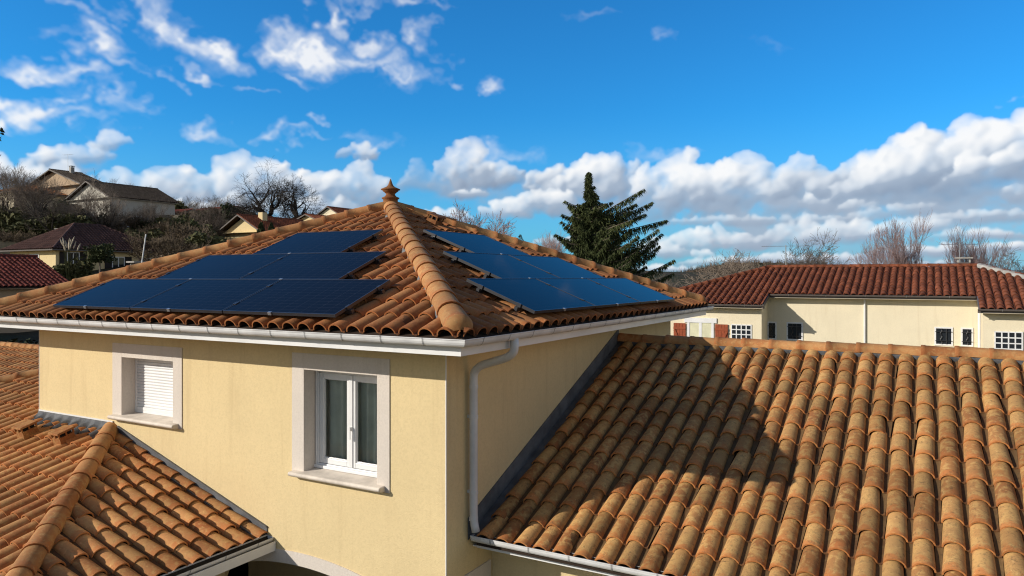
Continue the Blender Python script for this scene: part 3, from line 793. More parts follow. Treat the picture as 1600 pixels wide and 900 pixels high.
def window(opening, style, nm):
    x0, x1, z0, z1, (t0, t1, tz0, tz1) = opening
    sur = MB(); yf, yb = YW-.012, YW+.24
    sur.box(t0, x0, yf, yb, tz0, tz1); sur.box(x1, t1, yf, yb, tz0, tz1); sur.box(x0, x1, yf, yb, z1, tz1); sur.box(x0, x1, yf+.001, yb, tz0, z0-.06)
    wn = obj(nm, sur, M['trim'], villa, bevel=.004)
    sl = MB(); pr = [(YW-.10, z0-.045), (YW-.115, z0-.02), (YW-.10, z0+.002), (yb-.03, z0+.02), (yb-.03, z0-.05), (YW-.06, z0-.06)]
    a, b = t0+.03, t1-.06
    vs = [(x, y, z) for x in (a, b) for y, z in pr]; n = len(pr)
    sl.add(vs, [tuple(range(n))[::-1], tuple(range(n, 2*n))]+[(k, (k+1) % n, n+(k+1) % n, n+k) for k in range(n)])
    so = obj('sill', sl, M['sill'], wn, bevel=.012)
    yw = YW+.195
    fr = MB()
    def rect(a, b, c, d, wd, y0, y1, target):
        target.box(a, a+wd, y0, y1, c, d); target.box(b-wd, b, y0, y1, c, d)
        target.box(a+wd, b-wd, y0, y1, c, c+wd); target.box(a+wd, b-wd, y0, y1, d-wd, d)
    if style == 'casement':
        rect(x0, x1, z0+.02, z1, .05, yw-.02, yw+.06, fr)
        fr.box(x0+.012, x0+.022, yw-.035, yw-.021, z0+.03, z1-.01)
        fr.box(x0, x1, yw-.05, yw-.021, z0+.021, z0+.055)
        obj('frame', fr, M['white'], wn, bevel=.004)
        mx = (x0+x1)/2
        for k, (a, b) in enumerate(((x0+.052, mx-.002), (mx+.002, x1-.052))):
            sa = MB(); rect(a, b, z0+.075, z1-.052, .062, yw-.012, yw+.045, sa); rect(a+.062, b-.062, z0+.137, z1-.114, .012, yw+.0, yw+.03, sa)
            if k: sa.box(mx-.028, mx+.028, yw-.024, yw-.013, z0+.075, z1-.052)
            obj('sash', sa, M['white'], wn, bevel=.005)
            gl = MB(); gl.add([(a+.07, yw+.014, z0+.145), (b-.07, yw+.014, z0+.145), (b-.07, yw+.014, z1-.122), (a+.07, yw+.014, z1-.122)], [(0,1,2,3)]); obj('pane', gl, M['glass'], wn)
        hb = MB(); hb.box(mx+.004, mx+.022, yw-.05, yw-.025, 3.86, 3.90); hb.box(mx+.006, mx+.020, yw-.056, yw-.045, 3.76, 3.90); obj('handle', hb, M['white'], wn)
        cu = MB(); cvs = []
        n = 80
        for i in range(n+1):
            x = x0+.02+(x1-x0-.04)*i/n; s_ = (i/n)
            dens = 26 if s_ > .55 else 17
            y = yw+.105+.028*math.sin(s_*dens*2.1)+.012*math.sin(s_*57)
            cvs += [(x, y, z0+.02), (x+.01*math.sin(s_*30), y, z1)]
        cu.add(cvs, [(2*i, 2*i+2, 2*i+3, 2*i+1) for i in range(n)]); obj('curtain', cu, M['curtain'], wn, smooth=True)
    else:
        rect(x0, x1, z0+.02, z1, .035, yw-.01, yw+.05, fr)
        fr.box(x0+.04, x1-.04, yw-.012, yw+.03, z0+.056, z0+.10)
        obj('frame', fr, M['white'], wn, bevel=.004)
        st = MB(); n = 17; hz = (z1-.035-(z0+.10))/n
        for i in range(n):
            z = z0+.10+i*hz
            pr = [(yw+.012, z), (yw+.002, z+.006), (yw-.001, z+hz*.45), (yw+.003, z+hz-.006), (yw+.012, z+hz-.001)]
            st.add([(x, y, zz) for x in (x0+.036, x1-.036) for y, zz in pr], [(k, 5+k, 6+k, k+1) for k in range(4)])
        obj('roller_shutter', st, M['shutter'], wn)
        bk = MB(); bk.box(x0+.03, x1-.03, yw+.013, yw+.03, z0+.05, z1-.03); obj('backing', bk, M['seam'], wn)
    return wn
window(WIN[0], 'casement', 'window')
window(WIN[1], 'shutter', 'window')

# tower roof: four tiled hips rising to the finial
EX0, EX1, EY0, EY1, EZ, SL = -12.32, -3.72, 5.65, 14.25, 5.03, .40
H = (EX1-EX0)/2
roofs = []
for nm, P0, S, Tt, sd_ in (('roof', (EX0, EY0, EZ), (1,0,0), (0,1,0), 11), ('roof', (EX1, EY0, EZ), (0,1,0), (-1,0,0), 12),
                           ('roof', (EX1, EY1, EZ), (-1,0,0), (0,-1,0), 13), ('roof', (EX0, EY1, EZ), (0,-1,0), (1,0,0), 14)):
    roofs.append(tile_roof(nm, P0, S, Tt, SL, [(0,0),(2*H,0),(H,H)], M['tile_tw'], villa, seed=sd_, K=8))
APX = Vector(((EX0+EX1)/2, (EY0+EY1)/2, EZ+SL*H))
for (x, y, sd_) in ((EX1, EY0, 1), (EX0, EY0, 2), (EX1, EY1, 3), (EX0, EY1, 4)):
    a = Vector((x, y, EZ)); d = (APX-a).normalized(); lift = Vector((0,0,.055))
    mortar('mortar', a+d*.25, APX, M['mortar'] if sd_ == 1 else M['under'], roofs[0], .150 if sd_ == 1 else .12, .07, sd_)
    caps('hip_tiles', a+d*.17+lift, APX+lift, M['tile_cap'], roofs[0], r0=.140, r1=.118, seed=sd_, stop=.10)
mb = MB(); mb.lathe(APX+Vector((0,0,.02)), [(.19, 0), (.18, .05), (.15, .10), (.125, .12), (.125, .19), (.15, .205), (.15, .225), (.10, .25), (.085, .27), (.075, .30), (.10, .33), (.135, .36), (.135, .375), (.165, .385), (.165, .40), (.125, .42), (.075, .445), (.045, .48), (.028, .53), (.015, .58), (.004, .61), (0.0005, .615)], 24)
mb.v = [(x, y, APX.z+.02+(z-APX.z-.02)*.84) for x, y, z in mb.v]
obj('finial', mb, M['tile_tw'], roofs[0], smooth=True, tile=True)
# hooded vent tiles
def roof_vent(c, down, parent, material):
    """a low clay ventilator: a body rising from the slope, two dark mouths, a flat lid"""
    c = Vector(c); dn_ = Vector(down).normalized(); x = dn_.cross(Vector((0,0,1))).normalized(); up = x.cross(dn_)
    if up.z < 0: up = -up
    mb = MB()
    def blk(t, u0, u1, v0, v1, w0, w1, tp=1.): 
        q = [(u0, v0), (u1, v0), (u1, v1), (u0, v1)]; vs = [c+x*a+dn_*b+up*w0 for a, b in q]+[c+x*a*tp+dn_*b*tp+up*w1 for a, b in q]
        t.add(vs, [(3,2,1,0),(4,5,6,7),(0,1,5,4),(1,2,6,5),(2,3,7,6),(3,0,4,7)])
    blk(mb, -.10, .10, -.11, .11, -.10, .055, .92)
    for a in (-.10, -.011, .078):
        for b in (-.11, -.011, .088):
            if not (abs(a+.011) < .01 and abs(b+.011) < .01): blk(mb, a, a+.022, b, b+.022, .05, .112)
    blk(mb, -.125, .125, -.13, .13, .110, .134, .9)
    v = obj('roof_vent', mb, material, parent, bevel=.005, tile=True)
    bk = MB(); blk(bk, -.07, .07, -.08, .08, .056, .111); obj('opening', bk, M['dark'], v)  # solid near-black block painted as the shade inside the vent mouths
roof_vent((-7.18, 10.05, EZ+SL*(EX1+7.18)+.10), (1, 0, -.4), roofs[1], M['tile_tw'])
# boxed eaves, gutter
ring = lambda d, z: [(XW+d, YW-d, z), (XW+d, YB+d, z), (XL-d, YB+d, z), (XL-d, YW-d, z)]
gp = ring(.60, 5.025)
gutter('gutter', gp, M['gutter'], villa, closed=True, fascia=(.085, .155), brackets=.5)
mb = MB(); mb.sweep(ring(0, 4.885), [(0., 0.), (.53, 0.), (.53, -.012), (0., -.012)], True); obj('soffit', mb, M['white'], villa)
# swan-neck downpipe on the right wall
mb = MB(); px = XW+.075
def bend(pts, n=6, r=.10):
    pts = [Vector(p) for p in pts]; out = [pts[0]]
    for a, b, c in zip(pts, pts[1:], pts[2:]):
        p = b+(a-b).normalized()*min(r, (a-b).length*.45); q = b+(c-b).normalized()*min(r, (c-b).length*.45)
        for i in range(n+1):
            t_ = i/n; out.append(p*(1-t_)**2+b*2*t_*(1-t_)+q*t_*t_)
    out.append(pts[-1]); return out
path = bend([(XW+.60, 6.55, 4.97), (XW+.60, 6.55, 4.80), (px, 6.60, 4.64), (px, 6.60, 4.40), (px, 6.60, 3.02), (px+.03, 6.60, 2.90)], 8, .16)
mb.tube(path, .044, 16)
dp = obj('downpipe', mb, M['gutter'], villa, smooth=True)
for z in (4.42, 4.10, 3.30, 3.02):
    mb = MB(); mb.tube([(px, 6.60, z), (px, 6.60, z+.035)], .049, 16)
    if z in (4.10, 3.30): mb.bar((XW, 6.60, z+.018), (px-.03, 6.60, z+.018), .02, .03)
    obj('pipe_bracket', mb, M['gutter'], dp, smooth=False)

# right wing
RY0, RZ0, RSL, RYR = 6.62, 2.80, .40, 11.0
rwx = 5.5
rw = tile_roof('roof', (XW+.10, RY0, RZ0), (1,0,0), (0,1,0), RSL, [(0,0),(rwx-XW,0),(rwx-XW,RYR-RY0),(0,RYR-RY0)], M['tile_rw'], villa, seed=21, K=11)
tile_roof('roof', (rwx+.1, 2*RYR-RY0, RZ0), (-1,0,0), (0,-1,0), RSL, [(0,0),(rwx-XW,0),(rwx-XW,RYR-RY0),(0,RYR-RY0)], M['tile_rw'], villa, seed=22, K=5)
RZR = RZ0+RSL*(RYR-RY0)
mb = MB(); mb.box(XW+.1, rwx, RYR-.105, RYR+.105, RZR-.06, RZR+.045); obj('ridge_flashing', mb, M['lead'], rw, bevel=.03)
caps('ridge_tiles', (XW+.02, RYR, RZR+.055), (rwx+.1, RYR, RZR+.055), M['tile_cap'], rw, r0=.115, r1=.098, seed=8)
gutter('gutter', [(XW+.06, RY0-.005, RZ0+.055), (rwx+.1, RY0-.005, RZ0+.055)], M['gutter'], villa, fascia=(.09, .155), brackets=.45)
mb = MB(); mb.box(XW+.003, rwx, RY0+.08, 7.2, RZ0-.10, RZ0-.085); obj('soffit', mb, M['white'], villa)
mb = MB(); mb.box(XW+.003, rwx-.2, 7.1, 7.3, 0, 2.75)
mb.add([(rwx-.2, 7.1, 0), (rwx-.2, 2*RYR-7.1, 0), (rwx-.2, 2*RYR-7.1, 2.75), (rwx-.2, RYR, RZR-.1), (rwx-.2, 7.1, 2.75)], [(0,1,2,3,4)])
mb.box(XW+.003, rwx-.2, 2*RYR-7.3, 2*RYR-7.1, 0, 2.75)
obj('wall', mb, M['stucco'], villa)
# zinc up-stand where the wing meets the tower
mb = MB(); k_ = math.sqrt(1+RSL**2)
mb.slab((XW+.002, RY0-.02, RZ0+.0), (.012, 0, 0), (0, RYR-RY0, RSL*(RYR-RY0)), (0, 0, .23))
mb.slab((XW+.014, RY0+.0, RZ0+.02), (.12, 0, 0), (0, RYR-RY0, RSL*(RYR-RY0)), (0, 0, .02))
obj('flashing', mb, M['zinc'], villa)

# left wing: two hipped slopes under the front windows
LSL, LX, LY, LZ = .31, -6.87, 3.13, 2.48
q1 = YW-LY
p1 = tile_roof('roof', (-18.2, LY, LZ), (1,0,0), (0,1,0), LSL, [(0,0),(-6.87+18.2,0),(-6.87+18.2-q1,q1),(18.2+XL,q1),(q1*1.0,q1)], M['tile_ll'], villa, seed=31, K=8)
tile_roof('roof', (-18.2, LY, LZ), (1,0,0), (0,1,0), LSL, [(q1,q1),(18.2+XL,q1),(18.2+XL,6.4),(6.2,6.4)], M['tile_ll'], villa, seed=32, K=8)
p2 = tile_roof('roof', (LX, LY, LZ), (0,1,0), (-1,0,0), LSL, [(0,0),(q1,0),(q1,q1)], M['tile_ll'], villa, seed=33, K=9)
ha = Vector((LX, LY, LZ)); hb_ = Vector((LX-q1, YW, LZ+LSL*q1)); dd = (hb_-ha).normalized(); lf = Vector((0,0,.055))
mortar('mortar', ha+dd*.2, hb_, M['under'], p2, .10, .06, 9)
caps('hip_tiles', ha+dd*.2+lf, hb_+lf-dd*.02, M['tile_cap'], p2, r0=.125, r1=.105, seed=9, stop=.1)
ha = Vector((-18.2, LY, LZ)); hb_ = Vector((-18.2+6.3, LY+6.3, LZ+LSL*6.3)); dd = (hb_-ha).normalized()
caps('hip_tiles', ha+dd*.2+lf, hb_+lf, M['tile_cap'], p1, r0=.125, r1=.105, seed=10)
back = tile_roof('roof', (-30., 8.9, 2.45), (1,0,0), (0,1,0), LSL, [(0,0),(18,0),(18,3.2),(0,3.2)], M['tile_ll'], villa, seed=34, K=5)
caps('ridge_tiles', (-30, 12.1, 3.50), (-11.9, 12.1, 3.50), M['tile_cap'], back, r0=.115, r1=.10, seed=12, K=6)
tile_roof('roof', (-12, 15.3, 2.45), (-1,0,0), (0,-1,0), LSL, [(0,0),(18,0),(18,3.2),(0,3.2)], M['tile_ll'], villa, seed=35, K=4)
mb = MB(); mb.box(-17.7, -11.77, 3.7, 3.9, 0, 2.38); mb.box(-29.7, -11.9, 9.4, 9.6, 0, 2.4); mb.box(-29.7, -11.9, 14.7, 14.9, 0, 2.4); mb.box(-17.7, -17.5, 3.9, 9.4, 0, 2.38)
mb.box(-11.77, -7.6, 3.7, 3.9, 0, 2.38); mb.box(-7.8, -7.6, 3.9, YW, 0, 2.38); obj('wall', mb, M['stucco'], villa)
gutter('gutter', [(LX+.075, YW-.01, LZ+.045), (LX+.075, LY-.075, LZ+.045), (-18.2, LY-.075, LZ+.045)], M['gutter'], villa, fascia=(.09, .15), brackets=.45)
mb = MB(); mb.box(-7.65, LX-.02, LY+.1, YW-.012, LZ-.11, LZ-.095); mb.box(-18, -7.65, LY+.03, 3.72, LZ-.11, LZ-.095); obj('soffit', mb, M['white'], villa)
# flashings along the front wall
mb = MB(); mb.slab((LX+.02, YW-.012, LZ+.05), (-q1+.15, 0, LSL*(q1-.15)), (0, .010, 0), (0, 0, .10))
mb.slab((LX+.02, YW-.13, LZ+.02), (-q1+.15, 0, LSL*(q1-.15)), (0, .115, 0), (0, 0, .02)); mb.slab((LX+.02, YW-.030, LZ+.145), (-q1+.15, 0, LSL*(q1-.15)), (0, .028, 0), (0, 0, .012))
obj('flashing', mb, M['zinc'], villa)
mb = MB(); vs = []; n = 160; xa, xb = XL, LX-q1+.05; zt = LZ+LSL*q1
for i in range(n+1):
    x = xa+(xb-xa)*i/n; ph = ((x+18.2)/.225) % 1; hh = .085*max(0, math.sin(math.pi*min(1, ph/.76))) if ph < .76 else 0.
    hh = hh*.9+.035
    vs += [(x, YW-.28, zt-.28*LSL+hh-.006), (x, YW-.10, zt-.10*LSL+hh+.006), (x, YW-.03, zt+.10), (x, YW-.004, zt+.15)]
mb.add(vs, [(i*4+k, i*4+4+k, i*4+5+k, i*4+1+k) for i in range(n) for k in range(3)]); obj('flashing', mb, M['lead'], villa, smooth=True)
mb = MB(); mb.box(XL+.02, xb, YW-.02, YW-.003, zt+.145, zt+.165); obj('flashing_bead', mb, M['white'], villa)
for c in ((-11.16, 5.72), (-10.28, 5.74)): roof_vent((c[0], c[1], LZ+LSL*(c[1]-LY)+.11), (0, -1, -.31), p1, M['tile_ll'])

# ================================================================== SOLAR PANELS
def panel_mesh(ln, dp):
    """panel lying in local x (long), y (up slope), z normal; origin at its low left corner"""
    fr = MB(); w_, th_ = .012, .035
    fr.box(0, ln, 0, w_, -th_, 0); fr.box(0, ln, dp-w_, dp, -th_, 0); fr.box(0, w_, w_, dp-w_, -th_, 0); fr.box(ln-w_, ln, w_, dp-w_, -th_, 0)
    gl = MB(); gl.add([(w_, w_, -.003), (ln-w_, w_, -.003), (ln-w_, dp-w_, -.003), (w_, dp-w_, -.003), (w_, w_, -.03), (ln-w_, w_, -.03), (ln-w_, dp-w_, -.03), (w_, dp-w_, -.03)], [(0,1,2,3), (7,6,5,4)])
    rl = []; cl = []
    for y in (dp*.22, dp*.78):
        r_ = MB(); r_.box(-.05, ln+.05, y-.02, y+.02, -.085, -.037)
        for x in (.25, ln-.25): r_.box(x-.02, x+.02, y-.018, y+.018, -.16, -.084)
        rl.append(r_)
        for x in (.0, ln): c_ = MB(); c_.box(x-.014, x+.014, y-.03, y+.03, -.04, .006); cl.append(c_)
    ed = MB(); ed.box(ln*.43, ln*.43+.05, -.012, .012, -.030, .004)
    return fr, gl, rl, cl, ed
PD = .955
pan0 = None
def place_panel(P, S, Tt, label, group):
    global pan0
    k = math.sqrt(1+SL*SL); S, Tt = Vector(S), Vector(Tt); U = (Tt+Vector((0,0,SL)))/k; N = S.cross(U)
    mt = Matrix((S, U, N)).transposed().to_4x4(); mt.translation = Vector(P)
    if pan0 is None:
        o = thing('solar_module', label, 'solar panel', (0,0,0), group); fr, gl, rl, cl, ed = panel_mesh(1.695, PD)
        f = obj('frame', fr, M['black_metal'], o); g = obj('cell_sheet', gl, M['pv'], o); obj('earth_clip', ed, M['alu'], o)
        for r_ in rl: obj('mounting_rail', r_, M['black_metal'], o)
        for c_ in cl: obj('clamp', c_, M['black_metal'], o)
        uvl = g.data.uv_layers.new(name='UVMap')
        for lp in g.data.loops:
            v = g.data.vertices[lp.vertex_index].co; uvl.data[lp.index].uv = ((v.x-.012)/1.671, (v.y-.012)/(PD-.024))
        pan0 = o
    else:
        o = dup(pan0, (0,0,0), label=label, group=group)
    o.matrix_world = mt
    return o
GF = 'solar panels on the left slope of the tower roof'; GR = 'solar panels on the right slope of the tower roof'
OFF = .185
rowF = [(5.66, [-10.41, -8.695, -6.98], ['leftmost', 'middle', 'rightmost'], 'bottom'), (6.555, [-9.48, -7.765], ['left', 'right'], 'middle'), (7.45, [-8.555], ['only'], 'top')]
LBL = {('bottom', 'leftmost'): 'black solar panel at the left end of the bottom row, left roof slope, paler sheen',
       ('bottom', 'middle'): 'black solar panel between two others in the bottom row, left roof slope',
       ('bottom', 'rightmost'): 'black solar panel at the right end of the bottom row, left roof slope',
       ('middle', 'left'): 'black solar panel, left one of the middle row of two, left roof slope',
       ('middle', 'right'): 'black solar panel, right one of the middle row of two, left roof slope',
       ('top', 'only'): 'single black solar panel topmost on the left roof slope, below the finial'}
for y, xs_, nm, rw_ in rowF:
    for x, n_ in zip(xs_, nm): place_panel((x, y, EZ+SL*(y-EY0)+OFF), (1,0,0), (0,1,0), LBL[(rw_, n_)], GF)
rowR = [(-3.755, [7.15, 8.865, 10.58], ['nearest', 'middle', 'farthest'], 'bottom'), (-4.65, [7.96, 9.675], ['near', 'far'], 'middle'), (-5.545, [8.74], ['only'], 'top')]
LBR = {('bottom', 'nearest'): 'blue-reflecting solar panel at the near left end of the bottom row, right roof slope',
       ('bottom', 'middle'): 'blue-reflecting solar panel in the middle of the bottom row of three, right roof slope',
       ('bottom', 'farthest'): 'blue-reflecting solar panel at the far right end of the bottom row, right roof slope',
       ('middle', 'near'): 'blue-reflecting solar panel, left one of the middle row of two, right roof slope',
       ('middle', 'far'): 'blue-reflecting solar panel, right one of the middle row of two, right roof slope',
       ('top', 'only'): 'single blue-reflecting solar panel topmost on the right roof slope, below the vent tile'}
for x, ys_, nm, rw_ in rowR:
    for y, n_ in zip(ys_, nm): place_panel((x, y, EZ+SL*(EX1-x)+OFF), (0,1,0), (-1,0,0), LBR[(rw_, n_)], GR)

# ================================================================== NEIGHBOUR HOUSE ON THE RIGHT
nb = thing('neighbour_house', 'long cream house with red-brown tiled hip roof and barred windows, behind the right wing', 'house', (-2, 34, 0))
NSL, NEY, NEZ, NRY = .31, 30.2, 4.46, 35.2
NXL, NXR = -11.3, 6.8                                    # eave corners of the hips
hq = NRY-NEY
x_l, x_r, ry = -5.70, 1.55, 1.3                          # recess
nr = tile_roof('roof', (NXL, NEY, NEZ), (1,0,0), (0,1,0), NSL, [(0,0),(x_l-NXL,0),(x_l-NXL,hq),(hq,hq)], M['tile_nb'], nb, W=.262, L=.36, K=6, seed=41)
tile_roof('roof', (NXL, NEY, NEZ), (1,0,0), (0,1,0), NSL, [(x_l-NXL,ry),(x_r-NXL,ry),(x_r-NXL,hq),(x_l-NXL,hq)], M['tile_nb'], nb, W=.262, L=.36, K=6, seed=42)
tile_roof('roof', (NXL, NEY, NEZ), (1,0,0), (0,1,0), NSL, [(x_r-NXL,0),(NXR-NXL,0),(NXR-NXL-hq,hq),(x_r-NXL,hq)], M['tile_nb'], nb, W=.262, L=.36, K=6, seed=43)
tile_roof('roof', (NXL, NRY+hq, NEZ), (0,-1,0), (1,0,0), NSL, [(0,0),(2*hq,0),(hq,hq)], M['tile_nb'], nb, W=.262, L=.36, K=4, seed=44)
tile_roof('roof', (NXR, NRY+hq, NEZ), (-1,0,0), (0,-1,0), NSL, [(0,0),(NXR-NXL,0),(NXR-NXL-hq,hq),(hq,hq)], M['tile_nb'], nb, W=.262, L=.36, K=4, seed=45)
tile_roof('roof', (NXR, NEY, NEZ), (0,1,0), (-1,0,0), NSL, [(0,0),(2*hq,0),(hq,hq)], M['tile_nb'], nb, W=.262, L=.36, K=4, seed=46)
NZ = NEZ+NSL*hq+.05
rdl, rdr = Vector((NXL+hq, NRY, NZ)), Vector((NXR-hq, NRY, NZ))
caps('ridge_tiles', rdl, rdr, M['tile_nb'], nr, seed=5, K=6)
caps('hip_tiles', (NXL+.1, NEY+.1, NEZ+.05), rdl, M['tile_nb'], nr, seed=6, K=6, r0=.13)
mortar('mortar', Vector((NXR-.1, NEY+.1, NEZ+.03)), rdr, M['concrete'], nr, .20, .10, 5)
caps('hip_tiles', (NXR-.1, NEY+.1, NEZ+.07), rdr, M['tile_nb'], nr, seed=7, K=6)
mb = MB()
zt = NEZ-.10
def wall_q(a, b, z0=-.5, z1=zt, dz0=0, dz1=0): mb.add([(a[0],a[1],z0),(b[0],b[1],z0),(b[0],b[1],z1+dz1),(a[0],a[1],z1+dz0)], [(0,1,2,3)])
FY, BY = 30.6, 31.9
wall_q((-10.9, FY), (x_l-.12, FY)); wall_q((x_l-.12, FY), (x_l-.12, BY), dz1=.42); wall_q((x_l-.12, BY), (x_r+.12, BY), z1=zt+.42); wall_q((x_r+.12, BY), (x_r+.12, FY), dz0=.42); wall_q((x_r+.12, FY), (6.4, FY))
wall_q((6.4, FY), (6.4, 39.8)); wall_q((6.4, 39.8), (-10.9, 39.8)); wall_q((-10.9, 39.8), (-10.9, FY))
obj('wall', mb, M['cream'], nb)
gutter('gutter', [(NXL, NEY-.05, NEZ+.03), (x_l+.06, NEY-.05, NEZ+.03)], M['brown_metal'], nb, fascia=(.08, .14), seam=M['alu'], mat_f=M['brown_metal'], brackets=1.4)
gutter('gutter', [(x_l+.06, NEY+ry-.05, NEZ+ry*NSL+.03), (x_r-.06, NEY+ry-.05, NEZ+ry*NSL+.03)], M['brown_metal'], nb, fascia=(.08, .14), seam=M['alu'], mat_f=M['brown_metal'], brackets=1.4)
gutter('gutter', [(x_r-.06, NEY-.05, NEZ+.03), (NXR, NEY-.05, NEZ+.03)], M['brown_metal'], nb, fascia=(.08, .14), seam=M['alu'], mat_f=M['brown_metal'], brackets=1.4)
mb = MB()
for x in (x_l, x_r): mb.slab((x-.03, NEY-.06, NEZ-.10), (.06, 0, 0), (0, ry+.02, (ry+.02)*NSL), (0, 0, .14))
obj('verge_board', mb, M['brown_metal'], nb)
mb = MB(); mb.box(NXL+.1, x_l, NEY, FY, NEZ-.11, NEZ-.10); mb.box(x_l, x_r, NEY+ry, BY, NEZ-.11+ry*NSL, NEZ-.10+ry*NSL); mb.box(x_r, NXR-.1, NEY, FY, NEZ-.11, NEZ-.10); obj('soffit', mb, M['cream'], nb)
mb = MB(); mb.tube([(-2.17, BY-.05, zt+.36), (-2.17, BY-.05, 0)], .035, 8); mb.tube([(x_r+.07, BY-.1, zt+.35), (x_r+.07, BY-.1, 0)], .05, 8); obj('downpipe', mb, M['white'], nb)
def glass_block(x0, y, z1, n=4, s=.195):
    f = MB()
    W_ = n*s
    for i in range(n+1):
        f.box(x0+i*s-.02, x0+i*s+.02, y-.03, y+.02, z1-W_-.02, z1+.02); f.box(x0-.02, x0+W_+.02, y-.028, y+.018, z1-i*s-.02, z1-i*s+.02)
    o = obj('glass_block_window', f, M['white'], nb); p = MB(); p.box(x0, x0+W_, y-.012, y+.01, z1-W_, z1); obj('pane', p, M['pane'], o)
glass_block(-7.0, FY, 3.66); glass_block(2.02, FY, 3.70)
def barred(x0, x1, y, z0, z1, bars=True):
    f = MB(); wd = .055
    f.box(x0-wd, x0, y-.03, y+.05, z0-wd, z1+wd); f.box(x1, x1+wd, y-.03, y+.05, z0-wd, z1+wd); f.box(x0, x1, y-.03, y+.05, z1, z1+wd); f.box(x0, x1, y-.03, y+.05, z0-wd, z0)
    o = obj('window', f, M['white'], nb); p = MB(); p.box(x0, x1, y-.014, y+.01, z0, z1); obj('pane', p, M['pane'], o)
    s = MB(); s.box(x0-.16, x1+.16, y-.12, y-.002, z0-.14, z0-.075); obj('sill', s, M['cream'], o)
    g = MB(); n = max(2, int((x1-x0)/.14))
    for i in range(1, n):
        xx = x0+(x1-x0)*i/n; g.tube([(xx+(.03*math.sin(k*1.6) if i % 2 else 0), y-.06, z0+(z1-z0)*k/10) for k in range(11)], .011, 5)
    for zz in (z0+.12, z1-.12): g.tube([(x0-.03, y-.06, zz), (x1+.03, y-.06, zz)], .011, 5)
    obj('window_bars', g, M['black_metal'], o)
barred(-5.78, -5.52, BY, 3.07, 3.70); barred(-5.02, -4.50, BY, 3.07, 3.70); barred(.25, .74, BY, 3.10, 3.68); barred(1.10, 1.38, BY, 3.10, 3.68)
# glazed door with red shutters
f = MB(); x0, x1, z1 = -8.83, -7.72, 3.70
f.box(x0, x0+.10, FY-.04, FY+.05, 1.7, z1); f.box(x1-.10, x1, FY-.04, FY+.05, 1.7, z1); f.box(x0-.12, x1+.12, FY-.05, FY+.05, z1, z1+.20); f.box((x0+x1)/2-.06, (x0+x1)/2+.06, FY-.035, FY+.05, 1.7, z1)
o = obj('window', f, M['white'], nb); p = MB(); p.box(x0+.1, x1-.1, FY-.02, FY+.01, 1.7, z1); obj('pane', p, M['curtain_pale'], o)
for (a, b, fl) in ((x0-.58, x0-.06, 1), (x1+.06, x1+.58, 0)):
    s = MB(); n = 4
    for i in range(n): s.box(a+(b-a)*i/n+.004, a+(b-a)*(i+1)/n-.004, FY-.06, FY-.03, 1.7, z1-.04)
    s.box(a, b, FY-.08, FY-.06, z1-.30, z1-.20); s.box(a, b, FY-.08, FY-.06, 2.2, 2.3)
    A_, B_ = ((a+.04, FY-.07, z1-.32), (b-.04, FY-.07, 2.35)) if fl else ((b-.04, FY-.07, z1-.32), (a+.04, FY-.07, 2.35))
    s.bar(A_, B_, .05, .09, (0, 0, 1)); obj('shutter', s, M['red_wood'], o)
# chimney cap and aerials on its ridge
def chimney(parent, c, w_, d_, z0, z1, material, cap=True):
    m_ = MB(); m_.box(c[0]-w_/2, c[0]+w_/2, c[1]-d_/2, c[1]+d_/2, z0, z1); o = obj('chimney', m_, material, parent)
    if cap:
        k = MB()
        for sx_ in (-1, 1):
            for sy_ in (-1, 1): k.box(c[0]+sx_*w_*.42-.03, c[0]+sx_*w_*.42+.03, c[1]+sy_*d_*.42-.03, c[1]+sy_*d_*.42+.03, z1, z1+.16)
        k.box(c[0]-w_*.65, c[0]+w_*.65, c[1]-d_*.65, c[1]+d_*.65, z1+.16, z1+.22); obj('chimney_cap', k, M['concrete'], o)
    return o
chimney(nb, (1.3, 36.6), .5, .45, 5.2, 6.22, M['brown_metal'])
def aerial(parent, c, z0, z1, ang, ln=1.5):
    m_ = MB(); m_.tube([(c[0], c[1], z0), (c[0], c[1], z1)], .022, 6)
    d = Vector((math.cos(ang), math.sin(ang), 0)); e = Vector((-d.y, d.x, 0)); t_ = Vector((c[0], c[1], z1-.05))
    m_.tube([t_-d*ln*.5, t_+d*ln*.5], .012, 5)
    for i in range(11):
        q = t_-d*ln*.5+d*ln*i/10; m_.tube([q-e*.22, q+e*.22], .006, 4)
    return obj('aerial', m_, M['alu'], parent)
aerial(nb, (-6.0, 37.5), 4.8, 7.15, .25, 2.2); aerial(nb, (1.2, 38.), 4.8, 7.1, .5, 1.6)

